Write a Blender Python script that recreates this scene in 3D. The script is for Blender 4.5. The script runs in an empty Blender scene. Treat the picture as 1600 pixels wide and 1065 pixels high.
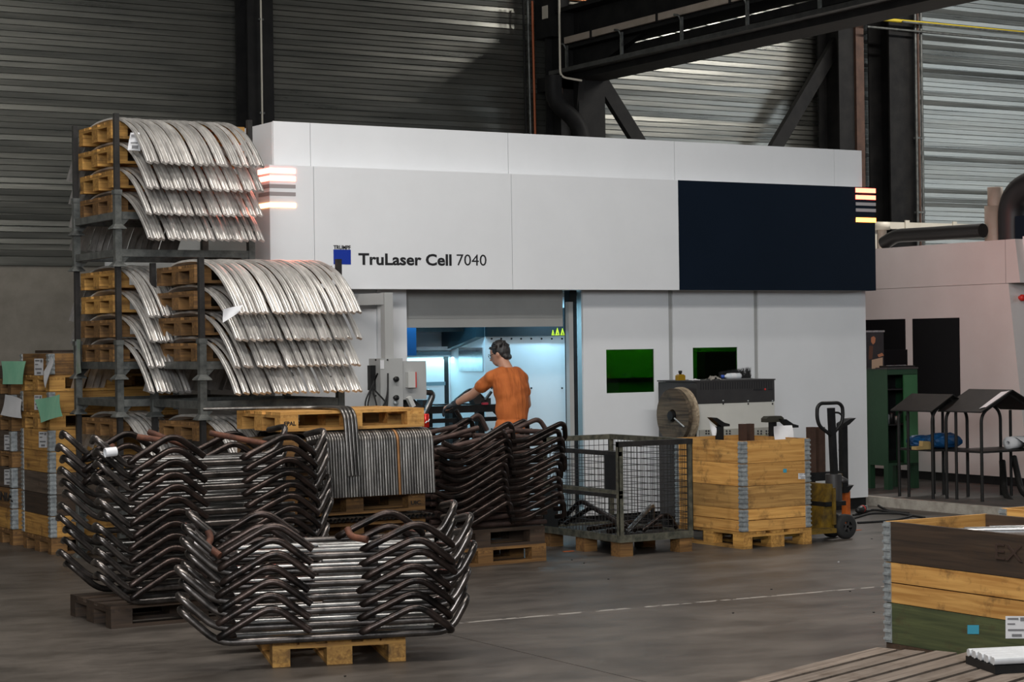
import bpy, bmesh, math, random
from mathutils import Vector, Matrix, Quaternion
from math import sin, cos, pi, radians, atan, sqrt
random.seed(7)
sc = bpy.context.scene
COL = sc.collection
# ---------------------------------------------------------------- camera (metres; X runs along the machine front, Y into the hall)
F = 3111.0; HGT = 1.8; YAW = radians(31.14); ROLL = 0.0135; PITCH = atan(4.5 / F)
fw0 = Vector((sin(YAW), cos(YAW), 0)); rt = Vector((cos(YAW), -sin(YAW), 0)); up0 = Vector((0, 0, 1))
fw = fw0 * cos(PITCH) + up0 * sin(PITCH); up_ = up0 * cos(PITCH) - fw0 * sin(PITCH)
ir = rt * cos(ROLL) - up_ * sin(ROLL); iu = up_ * cos(ROLL) + rt * sin(ROLL)
CAM = Vector((0, 0, HGT))
cd = bpy.data.cameras.new('camera'); cam = bpy.data.objects.new('camera', cd); COL.objects.link(cam)
cd.sensor_width = 36; cd.lens = 70; cd.clip_end = 200
M = Matrix((ir, iu, -fw)).transposed().to_4x4(); M.translation = CAM; cam.matrix_world = M
sc.camera = cam
# survey helpers: where a sight line meets a known surface of the place
def ray(x, y): return fw + ir * ((x - 800) / F) + iu * ((532.5 - y) / F)
def gnd(x, y, z=0.0):
    d = ray(x, y); return CAM + d * ((z - HGT) / d.z)
def oy(x, y, Y):
    d = ray(x, y); return CAM + d * (Y / d.y)
def ox(x, y, X):
    d = ray(x, y); return CAM + d * (X / d.x)
# ---------------------------------------------------------------- world, lamps, exposure
w = bpy.data.worlds.new('world'); sc.world = w; w.use_nodes = True
w.node_tree.nodes['Background'].inputs[0].default_value = (0.75, 0.85, 1.0, 1)
w.node_tree.nodes['Background'].inputs[1].default_value = 0.2
sc.view_settings.view_transform = 'Standard'; sc.view_settings.look = 'None'
sc.view_settings.exposure = 0.0; sc.view_settings.gamma = 1.0; sc.view_settings.use_curve_mapping = False
def area(name, loc, target, sx, sy, power, col=(1, 1, 1), spread=180):
    l = bpy.data.lights.new(name, 'AREA'); l.shape = 'RECTANGLE'; l.size = sx; l.size_y = sy; l.energy = power; l.color = col
    l.spread = radians(spread)
    o = bpy.data.objects.new(name, l); COL.objects.link(o); o.location = loc
    o.rotation_euler = (Vector(target) - Vector(loc)).to_track_quat('-Z', 'Y').to_euler()
    return o
# row lamps of the hall roof (their housings are built further down)
LAMPS = [(3.0, 7.0, 8.6, 560), (9.0, 8.0, 8.6, 310), (4.0, 13.2, 8.6, 320), (10.0, 13.0, 8.6, 40), (20.5, 19.0, 8.6, 700)]
for i, (lx, ly, lz, pw) in enumerate(LAMPS):
    area('hall_lamp_light', (lx, ly, lz), (lx, ly + 0.01, 0), 5.0, 0.5, pw, (1.0, 0.96, 0.9))
# fill lights at two added window bands, out of view (built with the walls)
area('window_fill_light', (-4.0, -7.7, 5.9), (-3.2, 0.0, 5.4), 12.0, 4.0, 3100, (0.95, 0.98, 1.0))
area('window_fill_light', (33.7, 8.0, 5.8), (28.0, 8.0, 5.7), 16.0, 3.6, 165, (0.92, 0.97, 1.0))
CAB1, CAB2, CAB3, BAY, STAT = 12, 9, 4, 12, 15
# ---------------------------------------------------------------- materials
MATS = {}
def node_mat(name):
    m = bpy.data.materials.new(name); m.use_nodes = True
    return m, m.node_tree.nodes, m.node_tree.links, m.node_tree.nodes['Principled BSDF']
def mat(name, c1, c2=None, rough=0.5, metal=0.0, scale=6.0, stretch=(1, 1, 1), bump=0.0, bscale=None, jitter=0.0, contrast=(0.35, 0.65), rvar=0.0, emit=None, coat=0.0, spec=None):
    if name in MATS: return MATS[name]
    m, N, L, b = node_mat(name)
    b.inputs['Roughness'].default_value = rough; b.inputs['Metallic'].default_value = metal
    if coat: b.inputs['Coat Weight'].default_value = coat
    if spec is not None: b.inputs['Specular IOR Level'].default_value = spec
    c1 = (*c1, 1); c2 = (*(c2 or c1[:3]), 1)
    tc = N.new('ShaderNodeTexCoord'); mp = N.new('ShaderNodeMapping'); mp.inputs['Scale'].default_value = stretch
    L.new(tc.outputs['Object'], mp.inputs['Vector'])
    nz = N.new('ShaderNodeTexNoise'); nz.inputs['Scale'].default_value = scale; nz.inputs['Detail'].default_value = 6; nz.inputs['Roughness'].default_value = 0.62
    if jitter:
        oi = N.new('ShaderNodeObjectInfo'); ad = N.new('ShaderNodeVectorMath'); ad.operation = 'ADD'
        ml = N.new('ShaderNodeMath'); ml.operation = 'MULTIPLY'; ml.inputs[1].default_value = 37.0
        L.new(oi.outputs['Random'], ml.inputs[0]); L.new(ml.outputs[0], ad.inputs[1]); L.new(mp.outputs[0], ad.inputs[0]); L.new(ad.outputs[0], nz.inputs['Vector'])
    else:
        L.new(mp.outputs[0], nz.inputs['Vector'])
    cr = N.new('ShaderNodeValToRGB'); cr.color_ramp.elements[0].position = contrast[0]; cr.color_ramp.elements[1].position = contrast[1]
    cr.color_ramp.elements[0].color = c1; cr.color_ramp.elements[1].color = c2
    L.new(nz.outputs['Fac'], cr.inputs['Fac'])
    out = cr.outputs['Color']
    if jitter:
        hs = N.new('ShaderNodeHueSaturation'); mr = N.new('ShaderNodeMapRange')
        mr.inputs[3].default_value = 1 - jitter; mr.inputs[4].default_value = 1 + jitter
        L.new(oi.outputs['Random'], mr.inputs[0]); L.new(mr.outputs[0], hs.inputs['Value']); L.new(out, hs.inputs['Color']); out = hs.outputs['Color']
    L.new(out, b.inputs['Base Color'])
    if rvar:
        mr = N.new('ShaderNodeMapRange'); mr.inputs[3].default_value = max(0.03, rough - rvar); mr.inputs[4].default_value = min(1, rough + rvar)
        L.new(nz.outputs['Fac'], mr.inputs[0]); L.new(mr.outputs[0], b.inputs['Roughness'])
    if bump:
        n2 = N.new('ShaderNodeTexNoise'); n2.inputs['Scale'].default_value = bscale or scale * 3; n2.inputs['Detail'].default_value = 5
        L.new(mp.outputs[0], n2.inputs['Vector'])
        bp = N.new('ShaderNodeBump'); bp.inputs['Strength'].default_value = bump; bp.inputs['Distance'].default_value = 0.01
        L.new(n2.outputs['Fac'], bp.inputs['Height']); L.new(bp.outputs['Normal'], b.inputs['Normal'])
    if emit:
        b.inputs['Emission Color'].default_value = (*emit[0], 1); b.inputs['Emission Strength'].default_value = emit[1]
    MATS[name] = m; return m
def wood(name, c1, c2, axis='x', jitter=0.22, dark=(0.05, 0.025, 0.01)):
    """boards: long grain lines, stains with a shape of their own, knots"""
    if name in MATS: return MATS[name]
    m, N, L, b = node_mat(name); b.inputs['Roughness'].default_value = 0.72
    tc = N.new('ShaderNodeTexCoord'); oi = N.new('ShaderNodeObjectInfo')
    ml = N.new('ShaderNodeMath'); ml.operation = 'MULTIPLY'; ml.inputs[1].default_value = 53.0; L.new(oi.outputs['Random'], ml.inputs[0])
    ad = N.new('ShaderNodeVectorMath'); ad.operation = 'ADD'; L.new(tc.outputs['Object'], ad.inputs[0]); L.new(ml.outputs[0], ad.inputs[1])
    mp = N.new('ShaderNodeMapping'); mp.inputs['Scale'].default_value = (1.2, 26, 26) if axis == 'x' else (26, 1.2, 26)
    L.new(ad.outputs[0], mp.inputs['Vector'])
    g = N.new('ShaderNodeTexNoise'); g.inputs['Scale'].default_value = 1.6; g.inputs['Detail'].default_value = 5; g.inputs['Distortion'].default_value = 0.6
    L.new(mp.outputs[0], g.inputs['Vector'])
    cr = N.new('ShaderNodeValToRGB'); cr.color_ramp.elements[0].position = 0.3; cr.color_ramp.elements[1].position = 0.68
    cr.color_ramp.elements[0].color = (*c1, 1); cr.color_ramp.elements[1].color = (*c2, 1); L.new(g.outputs['Fac'], cr.inputs['Fac'])
    s = N.new('ShaderNodeTexNoise'); s.inputs['Scale'].default_value = 5.5; s.inputs['Detail'].default_value = 7; s.inputs['Roughness'].default_value = 0.7; L.new(ad.outputs[0], s.inputs['Vector'])
    sr = N.new('ShaderNodeValToRGB'); sr.color_ramp.elements[0].position = 0.53; sr.color_ramp.elements[1].position = 0.70
    sr.color_ramp.elements[0].color = (0, 0, 0, 1); sr.color_ramp.elements[1].color = (0.75, 0.75, 0.75, 1); L.new(s.outputs['Fac'], sr.inputs['Fac'])
    mx = N.new('ShaderNodeMix'); mx.data_type = 'RGBA'; L.new(sr.outputs['Color'], mx.inputs['Factor']); L.new(cr.outputs['Color'], mx.inputs['A']); mx.inputs['B'].default_value = (*dark, 1)
    hs = N.new('ShaderNodeHueSaturation'); mr = N.new('ShaderNodeMapRange'); mr.inputs[3].default_value = 1 - jitter; mr.inputs[4].default_value = 1 + jitter
    L.new(oi.outputs['Random'], mr.inputs[0]); L.new(mr.outputs[0], hs.inputs['Value']); L.new(mx.outputs['Result'], hs.inputs['Color']); L.new(hs.outputs['Color'], b.inputs['Base Color'])
    bp = N.new('ShaderNodeBump'); bp.inputs['Strength'].default_value = 0.25; bp.inputs['Distance'].default_value = 0.004; L.new(g.outputs['Fac'], bp.inputs['Height']); L.new(bp.outputs['Normal'], b.inputs['Normal'])
    MATS[name] = m; return m
W_PX = wood('pallet_wood_x', (0.23, 0.105, 0.022), (0.50, 0.27, 0.065), 'x')
W_PY = wood('pallet_wood_y', (0.23, 0.105, 0.022), (0.50, 0.27, 0.065), 'y')
W_OX = wood('old_pallet_wood_x', (0.085, 0.04, 0.012), (0.24, 0.12, 0.035), 'x')
W_OY = wood('old_pallet_wood_y', (0.085, 0.04, 0.012), (0.24, 0.12, 0.035), 'y')
W_NX = wood('fresh_pine_x', (0.38, 0.17, 0.036), (0.64, 0.35, 0.10), 'x')
W_NY = wood('fresh_pine_y', (0.38, 0.17, 0.036), (0.64, 0.35, 0.10), 'y')
W_DX = wood('dark_stained_x', (0.022, 0.013, 0.008), (0.06, 0.035, 0.02), 'x')
W_DY = wood('dark_stained_y', (0.022, 0.013, 0.008), (0.06, 0.035, 0.02), 'y')
W_BX = wood('worn_board_x', (0.05, 0.035, 0.025), (0.12, 0.085, 0.06), 'x')
W_BY = wood('worn_board_y', (0.05, 0.035, 0.025), (0.12, 0.085, 0.06), 'y')
W_GREEN = wood('green_stained_y', (0.028, 0.036, 0.014), (0.07, 0.08, 0.03), 'y')
W_GRX = wood('green_stained_x', (0.028, 0.036, 0.014), (0.07, 0.08, 0.03), 'x')
W_GREYX = wood('grey_plank_x', (0.10, 0.075, 0.058), (0.20, 0.16, 0.13), 'x', 0.15)
STEEL_D = mat('mill_scale_tube', (0.018, 0.0165, 0.016), (0.066, 0.047, 0.041), 0.32, 0.85, 9, (1, 1, 1), 0.12, 60, 0.3, rvar=0.1)
STEEL_T = mat('highlit_tray_tube', (0.055, 0.051, 0.049), (0.17, 0.15, 0.14), 0.30, 0.9, 7, (1, 1, 1), 0.06, 60, 0.3, rvar=0.08)  # lighter copy of the tube steel, the trays' highlights put into the colour
STEEL_S = mat('bright_tube', (0.15, 0.148, 0.145), (0.34, 0.335, 0.33), 0.33, 0.95, 6, (1, 1, 1), 0.05, 60, 0.25, rvar=0.1)
RUST = mat('rusty_tube', (0.055, 0.022, 0.014), (0.15, 0.055, 0.03), 0.75, 0.3, 14, (1, 1, 1), 0.3, 60, 0.15)
STEEL_A = mat('arched_bar_steel', (0.32, 0.305, 0.29), (0.76, 0.73, 0.70), 0.42, 0.6, 5, (5, 0.8, 0.8), 0.06, 30, 0.2, (0.28, 0.66))
STEEL_H = mat('hanging_tube_steel', (0.07, 0.065, 0.062), (0.24, 0.225, 0.21), 0.33, 0.85, 5, (2, 0.6, 0.6), 0.03, 40, 0.35, (0.35, 0.7))
GALV = mat('galvanised_grey', (0.075, 0.08, 0.078), (0.17, 0.175, 0.165), 0.5, 0.6, 12, (1, 1, 1), 0.15, 60, 0.1)
GALV_B = mat('galvanised_hinge', (0.24, 0.26, 0.27), (0.46, 0.49, 0.50), 0.4, 0.45, 22, (1, 1, 1), 0.15, 90, 0.1)
POLE = mat('dark_pole', (0.012, 0.012, 0.012), (0.035, 0.03, 0.028), 0.55, 0.3, 12)
BLACK = mat('black_paint', (0.006, 0.006, 0.007), (0.014, 0.014, 0.014), 0.45, 0.0, 10, spec=0.3)
BLACK_S = mat('structural_black', (0.006, 0.006, 0.0065), (0.014, 0.0135, 0.013), 0.65, 0.0, 4, spec=0.2)
RUBBER = mat('black_rubber', (0.008, 0.008, 0.008), (0.015, 0.015, 0.015), 0.8)
WHITE = mat('white_enamel', (0.72, 0.73, 0.75), (0.76, 0.77, 0.79), 0.38, 0.0, 1.2, coat=0.15)
WHITE_I = mat('cabin_white', (0.70, 0.74, 0.77), (0.74, 0.78, 0.81), 0.3, 0.0, 2)
GREYP = mat('grey_enamel', (0.36, 0.365, 0.36), (0.40, 0.40, 0.395), 0.42, 0.0, 2)
GREYD = mat('roller_grey', (0.33, 0.33, 0.32), (0.37, 0.37, 0.36), 0.45, 0.0, 2)
NAVY = mat('navy_enamel', (0.003, 0.0075, 0.016), (0.004, 0.009, 0.019), 0.45, 0.0, 1, spec=0.15)
BLUE = mat('logo_blue', (0.005, 0.03, 0.30), None, 0.45)
INK = mat('ink_black', (0.012, 0.012, 0.014), None, 0.5)
PAPER = mat('white_paper', (0.62, 0.62, 0.64), (0.70, 0.70, 0.72), 0.7, 0, 3)
GPAPER = mat('green_paper', (0.22, 0.55, 0.36), (0.30, 0.62, 0.42), 0.55, 0, 5)
YELLOW = mat('warning_yellow', (0.75, 0.62, 0.02), None, 0.5)
JACKY = mat('worn_yellow', (0.22, 0.13, 0.01), (0.05, 0.032, 0.01), 0.55, 0.1, 9, bump=0.1)
ORANGE = mat('orange_paint', (0.55, 0.12, 0.012), (0.30, 0.06, 0.01), 0.55, 0, 10)
BROWNP = mat('brown_steel', (0.05, 0.026, 0.018), (0.085, 0.045, 0.03), 0.6, 0.3, 6)
OLIVE = mat('olive_cage_steel', (0.05, 0.052, 0.04), (0.15, 0.14, 0.105), 0.6, 0.4, 16, bump=0.15, jitter=0.1)
CREAM = mat('cream_paint', (0.50, 0.46, 0.38), (0.56, 0.52, 0.44), 0.5, 0, 3)
BEIGE = mat('beige_pipe', (0.30, 0.25, 0.20), (0.36, 0.30, 0.25), 0.55, 0, 3)
GREENC = mat('green_cabinet', (0.010, 0.046, 0.019), (0.014, 0.056, 0.024), 0.5, 0, 4)  # darker than the door green: the body's weaker light put into the colour
GREENL = mat('green_door', (0.03, 0.13, 0.05), (0.038, 0.145, 0.058), 0.5, 0, 4)
COPPER = mat('copper_pipe', (0.55, 0.22, 0.10), None, 0.35, 0.9)
GASYEL = mat('gas_yellow', (0.50, 0.38, 0.03), None, 0.45)
RED = mat('red_paint', (0.55, 0.02, 0.015), None, 0.35)
PEARL = mat('warm_white_enamel', (0.55, 0.52, 0.50), (0.59, 0.56, 0.54), 0.42, 0.0, 1.5)
DKGLASS = mat('black_window', (0.004, 0.004, 0.005), None, 0.3, 0, 3, spec=0.15)
ALU = mat('aluminium', (0.60, 0.60, 0.61), (0.72, 0.72, 0.73), 0.28, 0.9, 5, (0.5, 6, 6))
# ---------------------------------------------------------------- mesh tools
class MB:
    def __init__(s): s.v = []; s.f = []; s.sm = []; s.mi = []
    def add(s, vs, fs, smooth=False, mi=0):
        o = len(s.v); s.v += [tuple(v) for v in vs]
        for f in fs: s.f.append(tuple(i + o for i in f)); s.sm.append(smooth); s.mi.append(mi)
        return s
    def box(s, x0, x1, y0, y1, z0, z1, mtx=None, mi=0):
        vs = [Vector((x, y, z)) for x in (x0, x1) for y in (y0, y1) for z in (z0, z1)]
        if mtx: vs = [mtx @ v for v in vs]
        return s.add(vs, [(0, 1, 3, 2), (4, 6, 7, 5), (0, 4, 5, 1), (2, 3, 7, 6), (0, 2, 6, 4), (1, 5, 7, 3)], False, mi)
    def cbox(s, c, d, mtx=None, mi=0):
        return s.box(c[0] - d[0] / 2, c[0] + d[0] / 2, c[1] - d[1] / 2, c[1] + d[1] / 2, c[2] - d[2] / 2, c[2] + d[2] / 2, mtx, mi)
    def beam(s, a, b, wd, ht, roll=0.0, mi=0):
        a = Vector(a); b = Vector(b); d = (b - a); q = d.to_track_quat('X', 'Z').to_matrix().to_4x4(); q.translation = a
        if roll: q = q @ Matrix.Rotation(roll, 4, 'X')
        return s.box(0, d.length, -wd / 2, wd / 2, -ht / 2, ht / 2, q, mi)
    def prism(s, poly, ax, a0, a1, mi=0, smooth=False):
        """poly = 2D outline in the two other axes (cyclic order), extruded along ax"""
        n = len(poly)
        def P(p, t): return {'x': (t, p[0], p[1]), 'y': (p[0], t, p[1]), 'z': (p[0], p[1], t)}[ax]
        vs = [P(p, a0) for p in poly] + [P(p, a1) for p in poly]
        s.add(vs, [(i, (i + 1) % n, n + (i + 1) % n, n + i) for i in range(n)], smooth, mi)
        return s.add(vs, [tuple(range(n))[::-1], tuple(range(n, 2 * n))], False, mi)
    def tube(s, pts, r, n=10, caps=True, mi=0, prof=None):
        pts = [Vector(p) for p in pts]; m = len(pts)
        tang = []
        for i in range(m):
            t = (pts[min(i + 1, m - 1)] - pts[max(i - 1, 0)])
            tang.append(t.normalized() if t.length > 1e-9 else Vector((1, 0, 0)))
        ref = Vector((0, 0, 1)) if abs(tang[0].z) < 0.9 else Vector((1, 0, 0))
        if prof is not None: ref = Vector((1, 0, 0))
        nrm = (ref - tang[0] * ref.dot(tang[0])).normalized()
        vs = []
        for i in range(m):
            if i: 
                q = tang[i - 1].rotation_difference(tang[i]); nrm = q @ nrm; nrm = (nrm - tang[i] * nrm.dot(tang[i])).normalized()
            bi = tang[i].cross(nrm); rr = r[i] if isinstance(r, (list, tuple)) else r
            if prof is None:
                vs += [pts[i] + (nrm * cos(2 * pi * k / n) + bi * sin(2 * pi * k / n)) * rr for k in range(n)]
            else:
                n = len(prof); vs += [pts[i] + nrm * a + bi * b for a, b in prof]
        fs = [(i * n + k, i * n + (k + 1) % n, (i + 1) * n + (k + 1) % n, (i + 1) * n + k) for i in range(m - 1) for k in range(n)]
        s.add(vs, fs, True, mi)
        if caps:
            o = len(s.v); s.v += [tuple(v) for v in vs[:n]] + [tuple(v) for v in vs[-n:]]
            s.f += [tuple(range(o, o + n))[::-1], tuple(range(o + n, o + 2 * n))]; s.sm += [False, False]; s.mi += [mi, mi]
        return s
    def lathe(s, prof, c=(0, 0, 0), ax='z', n=20, mi=0, smooth=True):
        c = Vector(c); vs = []
        for r, h in prof:
            for k in range(n):
                a = 2 * pi * k / n; p = {'z': (r * cos(a), r * sin(a), h), 'x': (h, r * cos(a), r * sin(a)), 'y': (r * cos(a), h, r * sin(a))}[ax]
                vs.append(c + Vector(p))
        m = len(prof)
        fs = [(i * n + k, i * n + (k + 1) % n, (i + 1) * n + (k + 1) % n, (i + 1) * n + k) for i in range(m - 1) for k in range(n)]
        s.add(vs, fs, smooth, mi)
        return s
    def quad(s, a, b, c, d, mi=0): return s.add([a, b, c, d], [(0, 1, 2, 3)], False, mi)
    def mesh(s, name, mats):
        me = bpy.data.meshes.new(name); me.from_pydata(s.v, [], s.f)
        me.polygons.foreach_set('use_smooth', s.sm); me.polygons.foreach_set('material_index', s.mi)
        for m in (mats if isinstance(mats, (list, tuple)) else [mats]): me.materials.append(m)
        bm = bmesh.new(); bm.from_mesh(me); bmesh.ops.recalc_face_normals(bm, faces=bm.faces); bm.to_mesh(me); bm.free()
        me.update(); return me
    def build(s, name, mats, parent=None, label=None, cat=None, group=None, kind=None):
        return link(name, s.mesh(name, mats), parent, label, cat, group, kind)
def link(name, me, parent=None, label=None, cat=None, group=None, kind=None, mtx=None):
    o = bpy.data.objects.new(name, me); COL.objects.link(o)
    if parent: o.parent = parent
    if mtx is not None: o.matrix_basis = mtx
    if label: o['label'] = label
    if cat: o['category'] = cat
    if group: o['group'] = group
    if kind: o['kind'] = kind
    return o
def thing(name, label, cat, loc=(0, 0, 0), rz=0.0, group=None, kind=None):
    o = bpy.data.objects.new(name, None); COL.objects.link(o); o.location = loc; o.rotation_euler = (0, 0, rz)
    o.empty_display_size = 0.1; o['label'] = label
    if cat: o['category'] = cat
    if group: o['group'] = group
    if kind: o['kind'] = kind
    return o
def origin_to(mb, base):
    """shift a builder's vertices so that base becomes the object's origin"""
    b = Vector(base); mb.v = [tuple(Vector(v) - b) for v in mb.v]; return mb
def fillet(pts, r, n=5):
    """round the inner corners of a polyline"""
    pts = [Vector(p) for p in pts]; out = [pts[0]]
    for i in range(1, len(pts) - 1):
        a, b, c = pts[i - 1], pts[i], pts[i + 1]; d1 = (a - b); d2 = (c - b)
        t = min(r, d1.length * 0.48, d2.length * 0.48); p = b + d1.normalized() * t; q = b + d2.normalized() * t
        for k in range(n + 1):
            u = k / n; out.append(p.lerp(b, u).lerp(b.lerp(q, u), u))
    out.append(pts[-1]); return out
MESHC = {}
def shared(key, fn):
    if key not in MESHC: MESHC[key] = fn()
    return MESHC[key]
def board(name, dims, m, parent, loc, rot=None, dev=0.0, bev=0.0):
    """a plank centred on its own origin; alike planks share one mesh"""
    key = (tuple(round(d, 4) for d in dims), m.name)
    me = shared(key, lambda: MB().cbox((0, 0, 0), dims).mesh(name, m))
    mt = Matrix.Translation(loc)
    if rot is not None: mt = mt @ rot
    if dev: mt = mt @ Matrix.Rotation(random.uniform(-dev, dev), 4, 'Z')
    return link(name, me, parent, mtx=mt)
# ================================================================ SETTING
def concrete_floor():
    m, N, L, b = node_mat('floor_concrete')
    tc = N.new('ShaderNodeTexCoord')
    n1 = N.new('ShaderNodeTexNoise'); n1.inputs['Scale'].default_value = 0.55; n1.inputs['Detail'].default_value = 8; n1.inputs['Roughness'].default_value = 0.65
    mp = N.new('ShaderNodeMapping'); mp.inputs['Rotation'].default_value = (0, 0, 0.5); mp.inputs['Scale'].default_value = (1.0, 1.9, 1)
    n2 = N.new('ShaderNodeTexNoise'); n2.inputs['Scale'].default_value = 1.3; n2.inputs['Detail'].default_value = 9; n2.inputs['Roughness'].default_value = 0.7
    L.new(tc.outputs['Object'], n1.inputs['Vector']); L.new(tc.outputs['Object'], mp.inputs['Vector']); L.new(mp.outputs[0], n2.inputs['Vector'])
    c1 = N.new('ShaderNodeValToRGB'); e = c1.color_ramp.elements; e[0].position = 0.3; e[1].position = 0.7; e[0].color = (0.050, 0.043, 0.038, 1); e[1].color = (0.105, 0.092, 0.081, 1)
    c2 = N.new('ShaderNodeValToRGB'); e = c2.color_ramp.elements; e[0].position = 0.34; e[1].position = 0.72; e[0].color = (0.52, 0.50, 0.48, 1); e[1].color = (1.4, 1.36, 1.32, 1)
    L.new(n1.outputs['Fac'], c1.inputs['Fac']); L.new(n2.outputs['Fac'], c2.inputs['Fac'])
    mx = N.new('ShaderNodeMix'); mx.data_type = 'RGBA'; mx.blend_type = 'MULTIPLY'; mx.inputs['Factor'].default_value = 1
    L.new(c1.outputs['Color'], mx.inputs['A']); L.new(c2.outputs['Color'], mx.inputs['B'])
    # worn painted line across the aisle
    sp = N.new('ShaderNodeSeparateXYZ'); L.new(tc.outputs['Object'], sp.inputs[0])
    def math(op, a, b2=None):
        n = N.new('ShaderNodeMath'); n.operation = op
        (L.new(a, n.inputs[0]) if hasattr(a, 'links') else setattr(n.inputs[0], 'default_value', a))
        if b2 is not None: (L.new(b2, n.inputs[1]) if hasattr(b2, 'links') else setattr(n.inputs[1], 'default_value', b2))
        return n.outputs[0]
    lx = math('MULTIPLY', sp.outputs['X'], 0.058); yy = math('ADD', sp.outputs['Y'], lx)
    dist = math('ABSOLUTE', math('SUBTRACT', yy, 11.59)); ln = math('LESS_THAN', dist, 0.022)
    n3 = N.new('ShaderNodeTexNoise'); n3.inputs['Scale'].default_value = 9; n3.inputs['Detail'].default_value = 8; L.new(tc.outputs['Object'], n3.inputs['Vector'])
    wear = math('MULTIPLY', math('MULTIPLY', ln, math('GREATER_THAN', sp.outputs['X'], 6.35)), math('MULTIPLY', math('GREATER_THAN', n3.outputs['Fac'], 0.47), 0.55))
    m2 = N.new('ShaderNodeMix'); m2.data_type = 'RGBA'; L.new(wear, m2.inputs['Factor']); L.new(mx.outputs['Result'], m2.inputs['A']); m2.inputs['B'].default_value = (0.5, 0.46, 0.42, 1)
    L.new(m2.outputs['Result'], b.inputs['Base Color'])
    mr = N.new('ShaderNodeMapRange'); mr.inputs[3].default_value = 0.28; mr.inputs[4].default_value = 0.62; L.new(n2.outputs['Fac'], mr.inputs[0]); L.new(mr.outputs[0], b.inputs['Roughness'])
    bp = N.new('ShaderNodeBump'); bp.inputs['Strength'].default_value = 0.15; bp.inputs['Distance'].default_value = 0.01; L.new(n3.outputs['Fac'], bp.inputs['Height']); L.new(bp.outputs['Normal'], b.inputs['Normal'])
    return m
FLOORM = concrete_floor()
fl = MB().box(-12, 34, -8, 25, -0.3, -0.012).build('floor', BLACK_S, kind='structure', label='dark bare concrete hall floor with a worn white line')
for (x0, x1, y0, y1) in ((-12, 6.04, -8, 24.3), (6.048, 34, -8, 24.3)):
    MB().box(x0, x1, y0, y1, -0.012, 0).build('slab', FLOORM, fl)
SIDING = mat('siding_metal', (0.21, 0.215, 0.20), (0.34, 0.335, 0.30), 0.30, 0.9, 2.2, (0.25, 1, 5), 0.1, 12, contrast=(0.3, 0.7), rvar=0.08)
WALLC = mat('wall_concrete', (0.18, 0.16, 0.13), (0.24, 0.215, 0.18), 0.85, 0, 3, bump=0.2, bscale=40)
YW = 24.0
wl = MB().box(3, 32, YW, YW + 0.3, 0, 2.88).build('wall_back', WALLC, kind='structure', label='hall wall of ribbed metal siding above a beige concrete base')
def siding(x0, x1, seed):
    rnd = random.Random(seed); mb = MB(); z = 2.88; p = 0.0745; prof = []
    while z < 9.2:
        t = rnd.uniform(-0.0035, 0.0035) + (0.003 if rnd.random() < 0.2 else 0)
        prof += [(-0.03 + t, z + 0.004), (-0.03 - t, z + p - 0.012), (0.0, z + p - 0.009), (0.0, z + p + 0.001)]
        z += p
    n = 7; xs = [x0 + (x1 - x0) * i / n for i in range(n + 1)]
    vs = [(x, YW + y + (rnd.uniform(-1, 1) * 0.0006 if 0 < i < n else 0), zz) for i, x in enumerate(xs) for (y, zz) in prof]; m = len(prof)
    mb.add(vs, [(i * m + k, i * m + k + 1, (i + 1) * m + k + 1, (i + 1) * m + k) for i in range(n) for k in range(m - 1)])
    o = mb.build('siding_bay', SIDING, wl)
for i, (a, b) in enumerate(((3, 10.7), (10.7, 15.6), (15.6, 20.8), (20.8, 32))): siding(a, b, 11 + i)
MB().box(3, 32, YW - 0.05, YW, 2.84, 2.885).build('base_flashing', SIDING, wl)
tr = MB().box(3, 32, 23.93, 24.0, 0, 0.12).build('baseboard_back', BLACK_S, kind='structure', label='dark skirting at the foot of the hall wall')
for nm, bx_, lab in (('wall_left', (-12.3, -12, -8, 24.3, 0, 9.2), 'plain concrete side wall at the left of the hall'), ('wall_front', (-12.3, 34.3, -8.3, -8, 0, 9.2), 'plain concrete wall behind the viewer'), ('wall_right', (34, 34.3, -8, 24.3, 0, 9.2), 'plain concrete side wall at the right of the hall')):
    MB().box(*bx_).build(nm, WALLC, kind='structure', label=lab)
MB().box(-12, 3, 24, 24.3, 0, 9.2).build('wall_back_left', WALLC, kind='structure', label='plain stretch of the back wall far left'); MB().box(32, 34, 24, 24.3, 0, 9.2).build('wall_back_right', WALLC, kind='structure', label='plain stretch of the back wall far right')
PANE = mat('fill_glow_pane', (0.8, 0.85, 0.9), None, 0.3, emit=((0.8, 0.9, 1.0), 2.0))
def fill_window_band(nm, along, c, u0, u1, z0, z1, lab):  # unseen window bands with glowing panes, added to carry the fill lights
    f = MB(); n = 8; fix = (lambda a, b, za, zb: f.box(a, b, c, c + 0.1, za, zb)) if along == 'x' else (lambda a, b, za, zb: f.box(c - 0.1, c, a, b, za, zb))
    for k in range(n + 1): u = u0 + (u1 - u0) * k / n; fix(u - 0.04, u + 0.04, z0, z1)
    for z in (z0, z1): fix(u0 - 0.04, u1 + 0.04, z - 0.04, z + 0.04)
    o = f.build(nm, BLACK_S, kind='structure', label=lab)
    p_ = MB(); (p_.box(u0, u1, c + 0.01, c + 0.03, z0, z1) if along == 'x' else p_.box(c - 0.03, c - 0.01, u0, u1, z0, z1)); p_.build('pane', PANE, o)
fill_window_band('fill_window_1', 'x', -8.0, -10.0, 2.0, 3.9, 7.9, 'added long window band for fill light behind the viewer')
fill_window_band('fill_window_2', 'y', 34.0, 0.0, 16.0, 4.0, 7.6, 'added long window band for fill light in the right side wall')
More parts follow.
